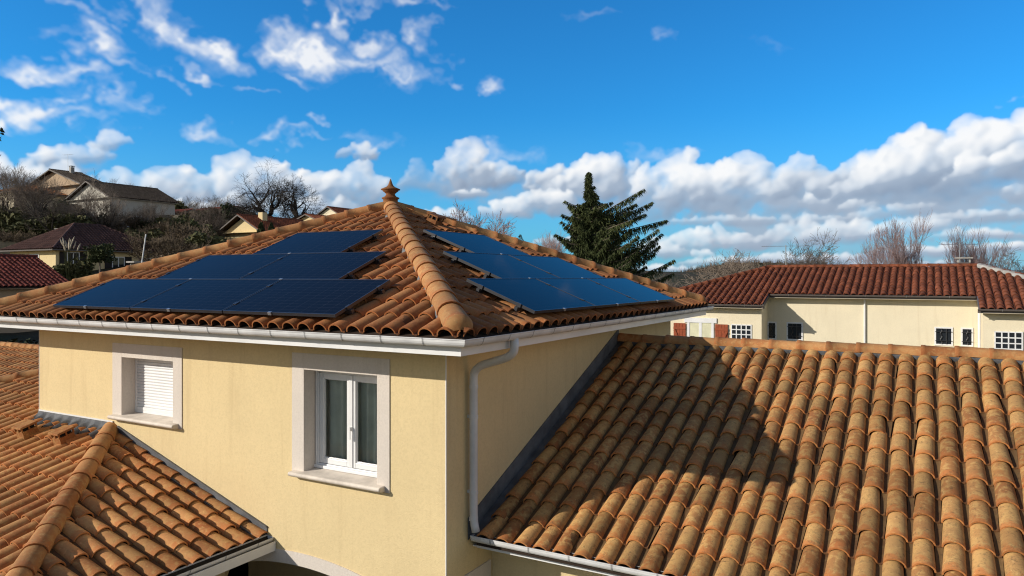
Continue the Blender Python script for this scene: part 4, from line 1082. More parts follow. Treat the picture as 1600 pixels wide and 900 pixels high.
# ================================================================== HOUSES ON THE HILL (all square to the villa, seen at the -Y and +X faces)
def simple_house(label, corner, wx, ly, zg, ze, rise, roof, wallm, roofm, ridge='y', over=.5, windows=(), name='hill_house', overs=None, cols=(.3, .4)):
    """corner: plan point where the -Y face meets the +X face; wx runs to -X, ly runs to +Y"""
    cx, cy = corner; x0, x1, y0, y1 = cx-wx, cx, cy, cy+ly
    h = thing(name, label, 'house', ((x0+x1)/2, (y0+y1)/2, zg))
    m_ = MB(); zb = zg-6
    m_.box(x0, x1, y0, y1, zb, ze)
    s = rise/((wx if ridge == 'y' else ly)/2+over)
    if roof == 'gable':
        if ridge == 'y':
            for yy in (y0+.001, y1-.001): m_.add([(x0, yy, ze), (x1, yy, ze), ((x0+x1)/2, yy, ze+rise-s*over)], [(0,1,2)])
        else:
            for xx in (x0+.001, x1-.001): m_.add([(xx, y0, ze), (xx, y1, ze), (xx, (y0+y1)/2, ze+rise-s*over)], [(0,1,2)])
    obj('wall', m_, wallm, h)
    X0, X1, Y0, Y1 = x0-over, x1+over, y0-over, y1+over; zo = ze-.06
    LX_, LY_ = X1-X0, Y1-Y0; W_, L_ = cols
    ro = None
    def tr(P0, S, Tt, poly, first=False):
        return tile_roof('roof', P0, S, Tt, s, poly, roofm, h, W=W_, L=L_, K=4, seed=random.randint(1, 999))
    if roof == 'hip':
        q = LX_/2 if ridge == 'y' else LY_/2
        if ridge == 'y':
            ro = tr((X0, Y0, zo), (1,0,0), (0,1,0), [(0,0),(LX_,0),(q,q)]); tr((X1, Y1, zo), (-1,0,0), (0,-1,0), [(0,0),(LX_,0),(q,q)])
            tr((X1, Y0, zo), (0,1,0), (-1,0,0), [(0,0),(LY_,0),(LY_-q,q),(q,q)]); tr((X0, Y1, zo), (0,-1,0), (1,0,0), [(0,0),(LY_,0),(LY_-q,q),(q,q)])
            r_ = [Vector(((X0+X1)/2, Y0+q, zo+s*q)), Vector(((X0+X1)/2, Y1-q, zo+s*q))]
            ends = [(X0, Y0, 0), (X1, Y0, 0), (X0, Y1, 1), (X1, Y1, 1)]
        else:
            ro = tr((X0, Y0, zo), (1,0,0), (0,1,0), [(0,0),(LX_,0),(LX_-q,q),(q,q)]); tr((X1, Y1, zo), (-1,0,0), (0,-1,0), [(0,0),(LX_,0),(LX_-q,q),(q,q)])
            tr((X1, Y0, zo), (0,1,0), (-1,0,0), [(0,0),(LY_,0),(q,q)]); tr((X0, Y1, zo), (0,-1,0), (1,0,0), [(0,0),(LY_,0),(q,q)])
            r_ = [Vector((X0+q, (Y0+Y1)/2, zo+s*q)), Vector((X1-q, (Y0+Y1)/2, zo+s*q))]
            ends = [(X0, Y0, 0), (X0, Y1, 0), (X1, Y0, 1), (X1, Y1, 1)]
        for ex, ey, i_ in ends: caps('hip_tiles', (ex, ey, zo+.04), r_[i_]+Vector((0,0,.04)), roofm, ro, K=5, L=.45)
        if (r_[1]-r_[0]).length > .3: caps('ridge_tiles', r_[0]+Vector((0,0,.04)), r_[1]+Vector((0,0,.04)), roofm, ro, K=5, L=.45)
    else:
        if ridge == 'y':
            q = LX_/2
            ro = tr((X1, Y0, zo), (0,1,0), (-1,0,0), [(0,0),(LY_,0),(LY_,q),(0,q)]); tr((X0, Y1, zo), (0,-1,0), (1,0,0), [(0,0),(LY_,0),(LY_,q),(0,q)])
            r_ = [Vector(((X0+X1)/2, Y0, zo+s*q)), Vector(((X0+X1)/2, Y1, zo+s*q))]
        else:
            q = LY_/2
            ro = tr((X0, Y0, zo), (1,0,0), (0,1,0), [(0,0),(LX_,0),(LX_,q),(0,q)]); tr((X1, Y1, zo), (-1,0,0), (0,-1,0), [(0,0),(LX_,0),(LX_,q),(0,q)])
            r_ = [Vector((X0, (Y0+Y1)/2, zo+s*q)), Vector((X1, (Y0+Y1)/2, zo+s*q))]
        caps('ridge_tiles', r_[0]+Vector((0,0,.04)), r_[1]+Vector((0,0,.04)), roofm, ro, K=5, L=.45)
        v_ = MB()
        if ridge == 'y':
            for yy in (Y0+.02, Y1-.02):
                for xx in (X0, X1): v_.bar((xx, yy, zo-.06), (r_[0].x, yy, r_[0].z-.06), .05, .16)
        else:
            for xx in (X0+.02, X1-.02):
                for yy in (Y0, Y1): v_.bar((xx, yy, zo-.06), (xx, r_[0].y, r_[0].z-.06), .05, .16)
        obj('verge_board', v_, M['brown_metal'], h)
    e_ = MB(); e_.box(X0+.05, X1-.05, Y0+.05, Y1-.05, zo-.10, zo-.06); obj('soffit', e_, wallm, h)
    g_ = MB(); g_.sweep([(X1, Y0, zo-.02), (X1, Y1, zo-.02), (X0, Y1, zo-.02), (X0, Y0, zo-.02)], [(0, 0), (.10, 0), (.10, -.10), (0, -.10)], True) if roof == 'hip' else None
    if roof == 'hip': obj('gutter', g_, M['brown_metal'], h)
    for (face, a, z0, w_, h_, shut) in windows:
        f = MB(); p = MB(); s_ = MB()
        def bx(t, u0, u1, d0, d1, za, zb_):
            if face == 'y': t.box(x0+u0, x0+u1, y0-d1, y0-d0, za, zb_)
            else: t.box(x1+d0, x1+d1, y0+u0, y0+u1, za, zb_)
        zz = zg+z0
        for (u0, u1, za, zb_) in ((a, a+.08, zz, zz+h_), (a+w_-.08, a+w_, zz, zz+h_), (a+.08, a+w_-.08, zz, zz+.08), (a+.08, a+w_-.08, zz+h_-.08, zz+h_), (a+w_/2-.04, a+w_/2+.04, zz+.08, zz+h_-.08)): bx(f, u0, u1, 0, .05, za, zb_)
        o = obj('window', f, M['white'], h); bx(p, a+.05, a+w_-.05, .002, .02, zz+.05, zz+h_-.05); obj('pane', p, M['pane'], o)
        if shut is not None:
            for (u0, u1) in ((a-w_*.55, a-.03), (a+w_+.03, a+w_*1.55)):
                s_ = MB(); bx(s_, u0, u1, .01, .06, zz-.02, zz+h_+.02); obj('shutter', s_, shut, o)
    return h
def pt(u, d): p = spot(u, d, z=0); return (p.x, p.y)

# brown hip-roofed house below the slope
c = pt(87, 62); z_e = 5.6+(433-388)/1150*62; 
h1 = simple_house('cream house with dark brown hip roof and dark shutters, below the hill', c, 7.2, 9.7, 5.3, z_e, 2.45, 'hip', M['stucco'], M['roof_brown'], 'y', .5,
     [('x', .9, 1.0, 1.1, 1.45, M['black_wood']), ('x', 4.9, .75, 1.2, 1.4, M['black_wood']), ('x', 8.2, .7, 1.2, 1.4, M['black_wood']), ('y', 3.2, 1.7, 1.5, .6, None)], 'brown_roofed_house')
p = spot(84, 62.5, v=352); chimney(h1, (c[0]-6.8, c[1]+4.2), .6, .6, z_e+.5, z_e+1.9, M['white'])
# red roof in the left foreground
simple_house('low house under a bright red corrugated tile roof, at the left edge', (-40.8, 9.6), 6.7, 13., 2.4, 5.15, 1.65, 'gable', M['brown_wall'], M['roof_red'], 'y', .5, [('x', 10., 1.0, 1.5, 1.0, None)], 'red_roofed_house', cols=(.26, .34))
# yellow gable house
c = pt(407, 92); ze = 5.6+(433-361)/1150*92
h3 = simple_house('yellow gabled house with red roof and chimney, under the big bare oak', c, 6.6, 9.5, ze-3.8, ze, 2.2, 'gable', M['stucco'], M['tile_nb'], 'y', .8, [('x', 1.5, .8, 2.0, 1.8, None), ('x', 5.5, .8, 1.8, 1.8, None)], 'yellow_gabled_house')
chimney(h3, (c[0]-2.4, c[1]+2.5), .8, .8, ze+.8, ze+2.6, M['stucco'], False)
c2 = pt(412, 84); simple_house('small red hip-roofed annexe in front of the yellow gabled house', c2, 6.8, 5., 5.6+15/1150*84, 5.6+46/1150*84, 1.6, 'hip', M['stucco'], M['tile_nb'], 'x', .5, [], 'annexe')
c2 = pt(508, 106); simple_house('low wing with red roof right of the yellow gabled house', c2, 7., 9., 5.6+60/1150*106, 5.6+84/1150*106, 1.5, 'gable', M['stucco'], M['tile_nb'], 'y', .5, [], 'low_house')
c2 = pt(530, 145); simple_house('small pinkish house behind the tower hip, right of the bare oak', c2, 5.5, 7., 5.6+78/1150*145, 5.6+98/1150*145, 1.7, 'gable', M['cream'], M['tile_nb'], 'y', .5, [], 'small_house')
# grey gable with long side
M['grey_wall'] = stucco('grey_render', (.52, .49, .43), (.36, .33, .29))
c2 = pt(172, 95); ze = 5.6+126/1150*95
simple_house('grey gabled house with long dark roof, on the hilltop', c2, 9.2, 9.4, ze-4.6, ze, 2.3, 'gable', M['grey_wall'], M['roof_dark'], 'y', .5,
     [('x', 2.2, .8, 2.0, 1.5, None), ('x', 4.2, .8, 2.0, 1.5, None), ('x', 7.8, .8, 1.6, 1.5, None), ('y', 5.6, 1.2, .9, 1.2, None)], 'grey_gabled_house')
c2 = pt(128, 104); ze = 5.6+146/1150*104
h5 = simple_house('tallest house with brown gable and chimney, top left of the hill', c2, 14., 3.4, ze-5.5, ze, 2.5, 'gable', M['brown_wall'], M['roof_dark'], 'y', .7, [('y', 2., 1.5, 1.1, 1.5, None)], 'hilltop_house')
chimney(h5, (c2[0]-6.0, c2[1]+2.), .5, .5, ze+1.4, ze+3.0, M['concrete']); aerial(h5, (c2[0]-7., c2[1]+2.), ze+1, ze+5., .3, 1.6)
c2 = pt(22, 100); ze = 5.6+135/1150*100
simple_house('house with an orange roof at the left edge of the hill', c2, 9., 9., ze-3.2, ze, 1.5, 'hip', M['cream'], M['tile_tw'], 'x', .5, [], 'orange_roofed_house')
c2 = pt(345, 132); ze = 5.6+104/1150*132
hp = simple_house('distant red-roofed house carrying grey solar panels, on the hilltop', c2, 9.5, 7., ze-2.5, ze, 1.1, 'gable', M['cream'], M['roof_red'], 'x', .4, [], 'solar_roofed_house')
c2 = pt(282, 112); ze = 5.6+105/1150*112
simple_house('low red-roofed shed beside the long dark roof, on the hill', c2, 5.2, 4., ze-2.5, ze-.5, .8, 'gable', M['cream'], M['roof_red'], 'x', .3, [], 'shed')
# stone retaining wall on the slope
st = plain('dry_stone', (.30, .26, .19), .95, .3, 2.5, 3., 1., .2, c2=(.06, .05, .035))
a = spot(248, 98, v=352); b_ = spot(284, 98, v=352); mb = MB()
mb.slab(Vector((a.x, a.y, a.z-1.5)), b_-a, Vector((-.4, .4, 0)), (0, 0, 2.9)); tag(obj('stone_wall', mb, st), 'pale dry stone retaining wall on the wooded slope', 'wall')
# stand-alone chimney with a leaning mast, in front of the brown house
p = spot(213, 40, v=433); ch = thing('chimney_stack', 'grey concrete chimney with flat cap rising behind the left roof hip', 'chimney', (p.x, p.y, 2.5))
mb = MB(); mb.box(p.x-.24, p.x+.24, p.y-.24, p.y+.24, 2., 6.15); obj('stack', mb, M['concrete'], ch)
mb = MB()
for q in (-1, 1): mb.box(p.x+q*.2-.04, p.x+q*.2+.04, p.y-.2, p.y+.2, 6.15, 6.38)
mb.box(p.x-.36, p.x+.36, p.y-.36, p.y+.36, 6.38, 6.46); obj('chimney_cap', mb, M['concrete'], ch)
a = spot(221, 39.5, v=415); b_ = spot(228, 39.5, v=366); mb = MB(); mb.tube([a, b_], .03, 6); mb.tube([(a.x, a.y, 3.), a], .03, 6)
tag(obj('mast', mb, M['white']), 'thin white leaning mast beside the concrete chimney', 'mast')

# ================================================================== TREES
def branchy(seed, hgt, spread, trunk_h=.3, trunk_r=.03, lean=0., levels=5, up=.25, wig=.18, twig=.008, first=5, ang=(25, 60), dens=1.0):
    """skeleton of a bare tree about 1 unit = hgt metres tall; returns thick limbs and fine twigs as two builders"""
    rg = random.Random(seed); A_, B_ = MB(), MB()
    def grow(p, d, ln, r, lv):
        n = 5 if lv < 3 else 4; pts = [p]; rad = [r]; q = p.copy(); dd = d.copy()
        r_end = max(twig, r*.62)
        for i in range(n):
            dd = (dd+Vector((rg.gauss(0, wig), rg.gauss(0, wig), rg.gauss(0, wig)+up*.12))).normalized()
            q = q+dd*(ln/n); pts.append(q.copy()); rad.append(r+(r_end-r)*(i+1)/n)
        (A_ if lv < 3 else B_).tube(pts, rad, 7 if lv == 0 else (5 if lv < 3 else 3), cap=False)
        if lv >= levels: return
        kids = rg.randint(2, 3) if lv else first
        m_ = int(kids*dens+.5)
        for k in range(m_+1):
            t_ = rg.uniform(.35, 1.) if k < m_ else 1.
            if lv == 0: t_ = rg.uniform(.75, 1.) if k < m_ else 1.
            i = min(n-1, int(t_*n)); base = pts[i].lerp(pts[i+1], t_*n-i) if t_ < 1 else pts[-1]
            ax = Vector((rg.gauss(0,1), rg.gauss(0,1), rg.gauss(0,1))).cross(dd).normalized()
            an = R(rg.uniform(*ang)) if k < m_ else R(rg.uniform(5, 25))
            nd = (Matrix.Rotation(an, 3, ax) @ dd); nd.x *= 1+.25*(spread-1); nd.y *= 1+.25*(spread-1); nd.normalize()
            nd = (nd+Vector((0,0,up*.25))).normalized()
            grow(base, nd, ln*rg.uniform(.62, .85)*(1 if lv else (1-trunk_h)/trunk_h*.42), max(twig, r_end*rg.uniform(.55, .85)), lv+1)
    grow(Vector((0,0,-.3)), Vector((lean, 0, 1)).normalized(), hgt*trunk_h, hgt*trunk_r, 0)
    f_ = hgt/max(v[2] for v in A_.v+B_.v)
    for b_ in (A_, B_): b_.v = [(v[0]*f_, v[1]*f_, v[2]*f_) for v in b_.v]
    return A_, B_
def tree_proto(name, label, group, mats, **kw):
    o = thing(name, label, 'tree', (0,0,0), group); a, b = branchy(**kw)
    tr_ = obj('trunk', a, mats[0], o, smooth=True); obj('crown', b, mats[1], o, smooth=False)
    return o
USED = {}
def put(proto, p, rz, sc, label=None, group=None):
    p = Vector(p); p.z = min(p.z, land(p.x, p.y)+.05)           # nothing hangs above the ground
    if proto.name not in USED:
        USED[proto.name] = 1; o = proto; o.location = p; o.rotation_euler = (0,0,rz); o.scale = sc if hasattr(sc, '__len__') else (sc,)*3
        if label: o['label'] = label
        if group: o['group'] = group
        return o
    return dup(proto, p, rz, sc, label, group)

oak1 = tree_proto('oak_tree', 'large bare spreading oak with dark crooked limbs behind the yellow gabled house', None, (M['bark_dark'], M['bark_dark']), seed=5, hgt=10.6, spread=1.8, trunk_h=.20, trunk_r=.056, levels=6, up=.10, wig=.24, twig=.009, first=5, ang=(30, 68))
put(oak1, spot(434, 118, v=352), 1.2, (1.12, 1.12, 1.))
oak2 = tree_proto('oak_tree', 'smaller bare oak right of the largest oak, crooked dark limbs', None, (M['bark_dark'], M['bark_dark']), seed=12, hgt=8.4, spread=1.6, trunk_h=.20, trunk_r=.052, levels=6, up=.10, wig=.24, twig=.009, first=5, ang=(30, 65))
put(oak2, spot(472, 116, v=352), .3, 1.)
GT = 'bare trees on the hillside'
LT = 'bare brown winter tree standing on the wooded hillside at the left'
bare = [tree_proto('bare_tree', LT, GT, (M['bark_dark'], M['bark_grey']), seed=20+i, hgt=8., spread=1.2, trunk_h=.26, trunk_r=.020, levels=5, up=.35, wig=.16, twig=.009, first=5, ang=(20, 48)) for i in range(4)]
rg = random.Random(3)
spots_ = [(160,88,370,7),(62,90,360,8),(238,90,368,5),(14,88,362,8),(18,100,345,7.5),(55,88,362,8),(75,86,366,7.5),(100,135,315,6.5),(145,90,362,7.5),(30,130,315,7),(5,118,320,8),(170,88,366,4.5),(205,140,322,6),(225,140,326,5.5),(245,94,366,5),
          (262,145,335,4.5),(285,150,340,4.5),(300,148,340,5),(318,140,343,5.5),(335,146,342,6),(350,140,346,6),(365,138,348,6),(380,145,346,5),(318,96,376,5.5),(300,92,378,4.5),(335,98,374,4.5),(185,88,370,3.5),(150,150,318,5),(175,130,318,5),(118,86,368,5.5),(45,122,325,7),(90,82,372,5),(-20,95,350,8),(212,92,366,4.2),(232,94,366,3.6)]
for i, (u, d, v, hh) in enumerate(spots_):
    put(bare[i % 4], spot(u, d, v=v+6), rg.uniform(0, 6.28), hh/8.*rg.uniform(.95, 1.1))
red = [tree_proto('bare_tree', 'bare tree', None, (M['bark_red'], M['bark_red']), seed=40+i, hgt=9., spread=1.1, trunk_h=.24, trunk_r=.018, levels=6, up=.5, wig=.10, twig=.0072, first=6, ang=(12, 30)) for i in range(2)]
put(red[0], spot(1418, 46, z=1.2), .5, (.72, .72, .98), 'reddish bare tree with upright twigs, left of the two behind the neighbour roof')
put(red[1], spot(1500, 48, z=1.0), 2.1, (.78, .78, .95), 'reddish bare tree leaning right, right of the two behind the neighbour roof')
pale = [tree_proto('bare_tree', 'bare tree', None, (M['bark_pale'], M['bark_grey']), seed=60+i, hgt=7.5, spread=1.6, trunk_h=.30, trunk_r=.022, levels=6, up=.20, wig=.20, twig=.0085, first=5, ang=(28, 62)) for i in range(2)]
put(pale[0], spot(1242, 50, z=1.2), .2, (.85, .85, 1.05), 'pale grey bare tree with wide crooked branches above the neighbour ridge')
put(pale[1], spot(1150, 47, z=1.4), 1.4, .80, 'small thin bare tree at the left hip of the neighbour roof')
put(pale[1], spot(1318, 52, z=.2), 3.0, (.6, .6, .85), 'thin bare tree top showing above the neighbour ridge, between pale and reddish trees')
put(pale[0], spot(1625, 50, z=1.2), 2.6, (.8, .8, .92), 'bare tree cut by the right edge of the photograph')
poll = tree_proto('pollarded_tree', 'pollarded bare tree with reddish shoots behind the tower roof, right of the finial', None, (M['bark_dark'], M['bark_red']), seed=77, hgt=9., spread=1.5, trunk_h=.50, trunk_r=.026, levels=5, up=.4, wig=.12, twig=.014, first=7, ang=(20, 60))
put(poll, spot(722, 62, z=3.4), 0, 1.0); put(poll, spot(757, 64, z=2.6), 2., 1.0, 'pollarded bare tree with dark stubs behind the tower roof, nearer the spruce')
put(red[1], spot(848, 85, z=3.), 1., .95, 'thin reddish bare tree left of the big spruce, low on the skyline')
put(bare[0], spot(1012, 95, z=1.), 1., .72, 'brown bare tree at the foot of the big spruce, on its right'); put(bare[1], spot(1042, 100, z=1.), 1., .70, 'second brown bare tree right of the big spruce, lower')
# ---- leaf clumps
def leaf_cloud(rg, n, rx, ry, rz_, size, cz=0., shell=.15, lobes=11):
    b = MB(); cs = []
    for _ in range(lobes):
        a = rg.uniform(0, 6.28); e = rg.uniform(-.4, 1.); q = rg.uniform(.25, .62)
        cs.append((rx*q*math.cos(a), ry*q*math.sin(a), rz_*.62*e, rg.uniform(.28, .62)))
    for _ in range(n):
        c = cs[rg.randrange(lobes)]; d = Vector((rg.gauss(0,1), rg.gauss(0,1), rg.gauss(0,1))).normalized()*(rg.uniform(shell, 1.)**.6)*c[3]
        p_ = Vector((c[0]+d.x*rx, c[1]+d.y*ry, c[2]+d.z*rz_+cz))
        if p_.z < -.4: continue
        s = size*rg.uniform(.6, 1.4); x = Vector((rg.gauss(0,1), rg.gauss(0,1), rg.gauss(0,1))).normalized(); y = x.orthogonal(); y.rotate(Matrix.Rotation(rg.uniform(0, 6.28), 3, x)); z = x.cross(y)
        b.add([p_-y*s, p_+z*s*.5, p_+y*s, p_-z*s*.5], [(0,1,2,3)])
    return b
def bush_proto(name, label, group, material, seed, n=2200, size=.13, dims=(1.6,1.6,1.3), stems=M['bark_grey']):
    rg_ = random.Random(seed); o = thing(name, label, 'bush', (0,0,0), group)
    s = MB()
    for _ in range(14):
        a = rg_.uniform(0, 6.28); s.tube([(0,0,-.3), (math.cos(a)*.4, math.sin(a)*.4, .6), (math.cos(a)*1., math.sin(a)*1., dims[2]*rg_.uniform(.7, 1.15))], [.05, .03, .012], 4, cap=False)
    obj('stem', s, stems, o); obj('foliage', leaf_cloud(rg_, n, *dims, size, cz=dims[2]*.5), material, o); return o
GB = 'bushes on the hillside'
ev = [bush_proto('evergreen_bush', 'dark evergreen bush on the wooded hillside at the left', GB, M['evergreen'], 100+i) for i in range(3)]
ol = [bush_proto('olive_bush', 'olive green bush on the wooded hillside at the left', GB, M['olive'], 110+i) for i in range(2)]
def thicket(name, label, group, material, seed):
    rg_ = random.Random(seed); o = thing(name, label, 'bush', (0,0,0), group); st_, tw = MB(), MB()
    for k in range(9):
        a, b = branchy(seed*31+k, rg_.uniform(1.5, 2.4), 1.2, trunk_h=.3, trunk_r=.018, lean=0., levels=4, up=.3, wig=.16, twig=.008, first=4, ang=(20, 55))
        q = Vector((rg_.gauss(0, .75), rg_.gauss(0, .75), 0)); lx, ly_ = rg_.gauss(0, .25), rg_.gauss(0, .25)
        for src, dst in ((a, st_), (b, tw)): dst.add([(v[0]+q.x+v[2]*lx, v[1]+q.y+v[2]*ly_, v[2]) for v in src.v], src.f)
    lv_ = leaf_cloud(rg_, 420, 1.5, 1.5, 1.0, .07, cz=.7); tw.add(lv_.v, lv_.f)
    obj('stem', st_, M['bark_grey'], o); obj('foliage', tw, material, o); return o
br = [thicket('brown_bush', 'brown leafless thicket on the wooded hillside at the left', GB, M['brush'], 120+i) for i in range(3)]
def bush(pr, u, d, v, s, label=None, g=None):
    q = spot(u, d, v=v); put(pr, (q.x, q.y, q.z), rg.uniform(0, 6.28), (s, s, s*rg.uniform(.8, 1.1)), label, g)
for i, (u, v, s) in enumerate([(95,338,2.0),(108,336,1.9),(82,340,1.8),(70,352,1.6),(118,352,1.4),(50,356,1.6)]): bush(ev[i % 3], u, 97, v+12, s*.9)
for i, (u, d, v, s) in enumerate([(20,86,372,1.6),(45,84,374,1.5),(75,84,372,1.5),(100,84,370,1.6),(125,84,370,1.4),(10,92,352,1.5),(150,90,368,1.3),(260,92,362,1.4)]): bush(ol[i % 2], u, d, v+4, s)
k = 0
for d, v0, us in ((80, 392, range(0, 315, 21)), (88, 380, range(165, 335, 20)), (92, 370, range(-10, 330, 26)), (72, 404, range(255, 330, 22)), (112, 352, range(262, 345, 19)), (128, 343, range(280, 400, 22))):
    for u in us:
        bush((br+ev[:1]+br[:1]+ol[:1])[k % 6] if k % 2 else br[k % 3], u+rg.uniform(-6, 6), d+rg.uniform(-3, 3), v0+rg.uniform(-4, 6), rg.uniform(.9, 1.5)); k += 1
# near House: pampas, shrubs
bush(ol[0], 118, 56, 436, .95, 'rounded green shrub below the pampas plumes, beside the brown-roofed house', 'garden shrubs'); bush(ol[1], 100, 56, 434, .85, 'grassy pale green shrub at the corner of the brown-roofed house', 'garden shrubs'); bush(ev[1], 136, 54, 445, .8, 'dark low shrub under the brown-roofed house wall', 'garden shrubs')
bush(br[0], 262, 60, 418, 1.3, 'brown thicket at the right end of the brown-roofed house', 'garden shrubs'); bush(br[1], 285, 62, 412, 1.3, 'brown thicket between the brown-roofed house and the annexe', 'garden shrubs')
p = spot(156, 55, v=433); tr_ = thing('small_tree', 'small round-headed evergreen tree in front of the dark shutters', 'tree', p)
s = MB(); s.tube([Vector((p.x, p.y, land(p.x, p.y)-.2)), p+Vector((0,0,1.2))], [.07, .05], 6); obj('trunk', s, M['bark_grey'], tr_)
lc = leaf_cloud(random.Random(5), 1500, 1.05, 1.05, .95, .09); lc.v = [(x+p.x, y+p.y, z+p.z+1.5) for x, y, z in lc.v]; obj('crown', lc, M['evergreen'], tr_)
p = spot(106, 55, v=412); pg = thing('pampas_grass', 'pampas grass clump with pale feathery plumes beside the brown-roofed house', 'grass clump', p)
s = MB(); pl_ = MB(); r_ = random.Random(8)
for i in range(14):
    a = r_.uniform(0, 6.28); q = r_.uniform(.1, .7); tp = p+Vector((math.cos(a)*q, math.sin(a)*q, r_.uniform(.9, 1.5))); s.tube([Vector((p.x, p.y, land(p.x, p.y)-.1)), tp], [.03, .012], 4, cap=False)
    pl_.tube([tp+Vector((math.cos(a)*.05*j, math.sin(a)*.05*j, .14*j)) for j in range(5)], [.012, .042, .05, .035, .008], 6)
obj('stem', s, M['olive'], pg); obj('plume', pl_, M['plume'], pg)
# cypresses by the yellow house
def cypress(p, h, r, label):
    o = thing('cypress_tree', label, 'tree', p); s = MB(); s.tube([p, p+Vector((0,0,h*.9))], [.12, .03], 6); obj('trunk', s, M['bark_grey'], o)
    b = MB(); q = random.Random(int(h*100))
    for _ in range(1200):
        t_ = q.random(); rr = r*math.sin(math.pi*min(1, t_*.85+.15))**.6*q.uniform(.5, 1.05); a = q.uniform(0, 6.28); c_ = p+Vector((rr*math.cos(a), rr*math.sin(a), t_*h)); s_ = q.uniform(.06, .14)
        d = Vector((q.gauss(0, .4), q.gauss(0, .4), 1)).normalized()*s_*1.8; e = d.orthogonal().normalized()*s_*.6; e.rotate(Matrix.Rotation(q.uniform(0, 6), 3, d.normalized()))
        b.add([c_-d, c_+e, c_+d, c_-e], [(0,1,2,3)])
    obj('crown', b, M['evergreen'], o)
cypress(spot(408, 86, v=388), 3.0, .5, 'left slim cypress before the porch of the yellow gabled house'); cypress(spot(424, 86, v=384), 2.6, .42, 'right slim cypress before the porch of the yellow gabled house')
# small far conifer
q_ = spot(813, 150, z=0); q_.z = land(q_.x, q_.y)-.2; cypress(q_, 5.6+66/1150*150-q_.z, 2.0, 'tiny dark conifer on the skyline left of the big spruce')
# hedge behind the left wing
p = spot(20, 24, z=0); o = thing('hedge', 'dark clipped hedge behind the left wing ridge, under the white eave', 'hedge', p)
lc = leaf_cloud(random.Random(9), 9000, 9., 2.2, 2.0, .12, cz=1.6, lobes=40); vs = [Vector(v) for v in lc.v]
lc.v = [tuple(p+RGT*v.x+FWD*v.y+Vector((0,0,v.z))) for v in vs]; obj('foliage', lc, M['hedge'], o)
s = MB()
for i in range(9): q = p+RGT*(-7+i*1.7); s.tube([q, q+Vector((0,0,2.4))], [.06, .03], 5)
obj('stem', s, M['bark_grey'], o)

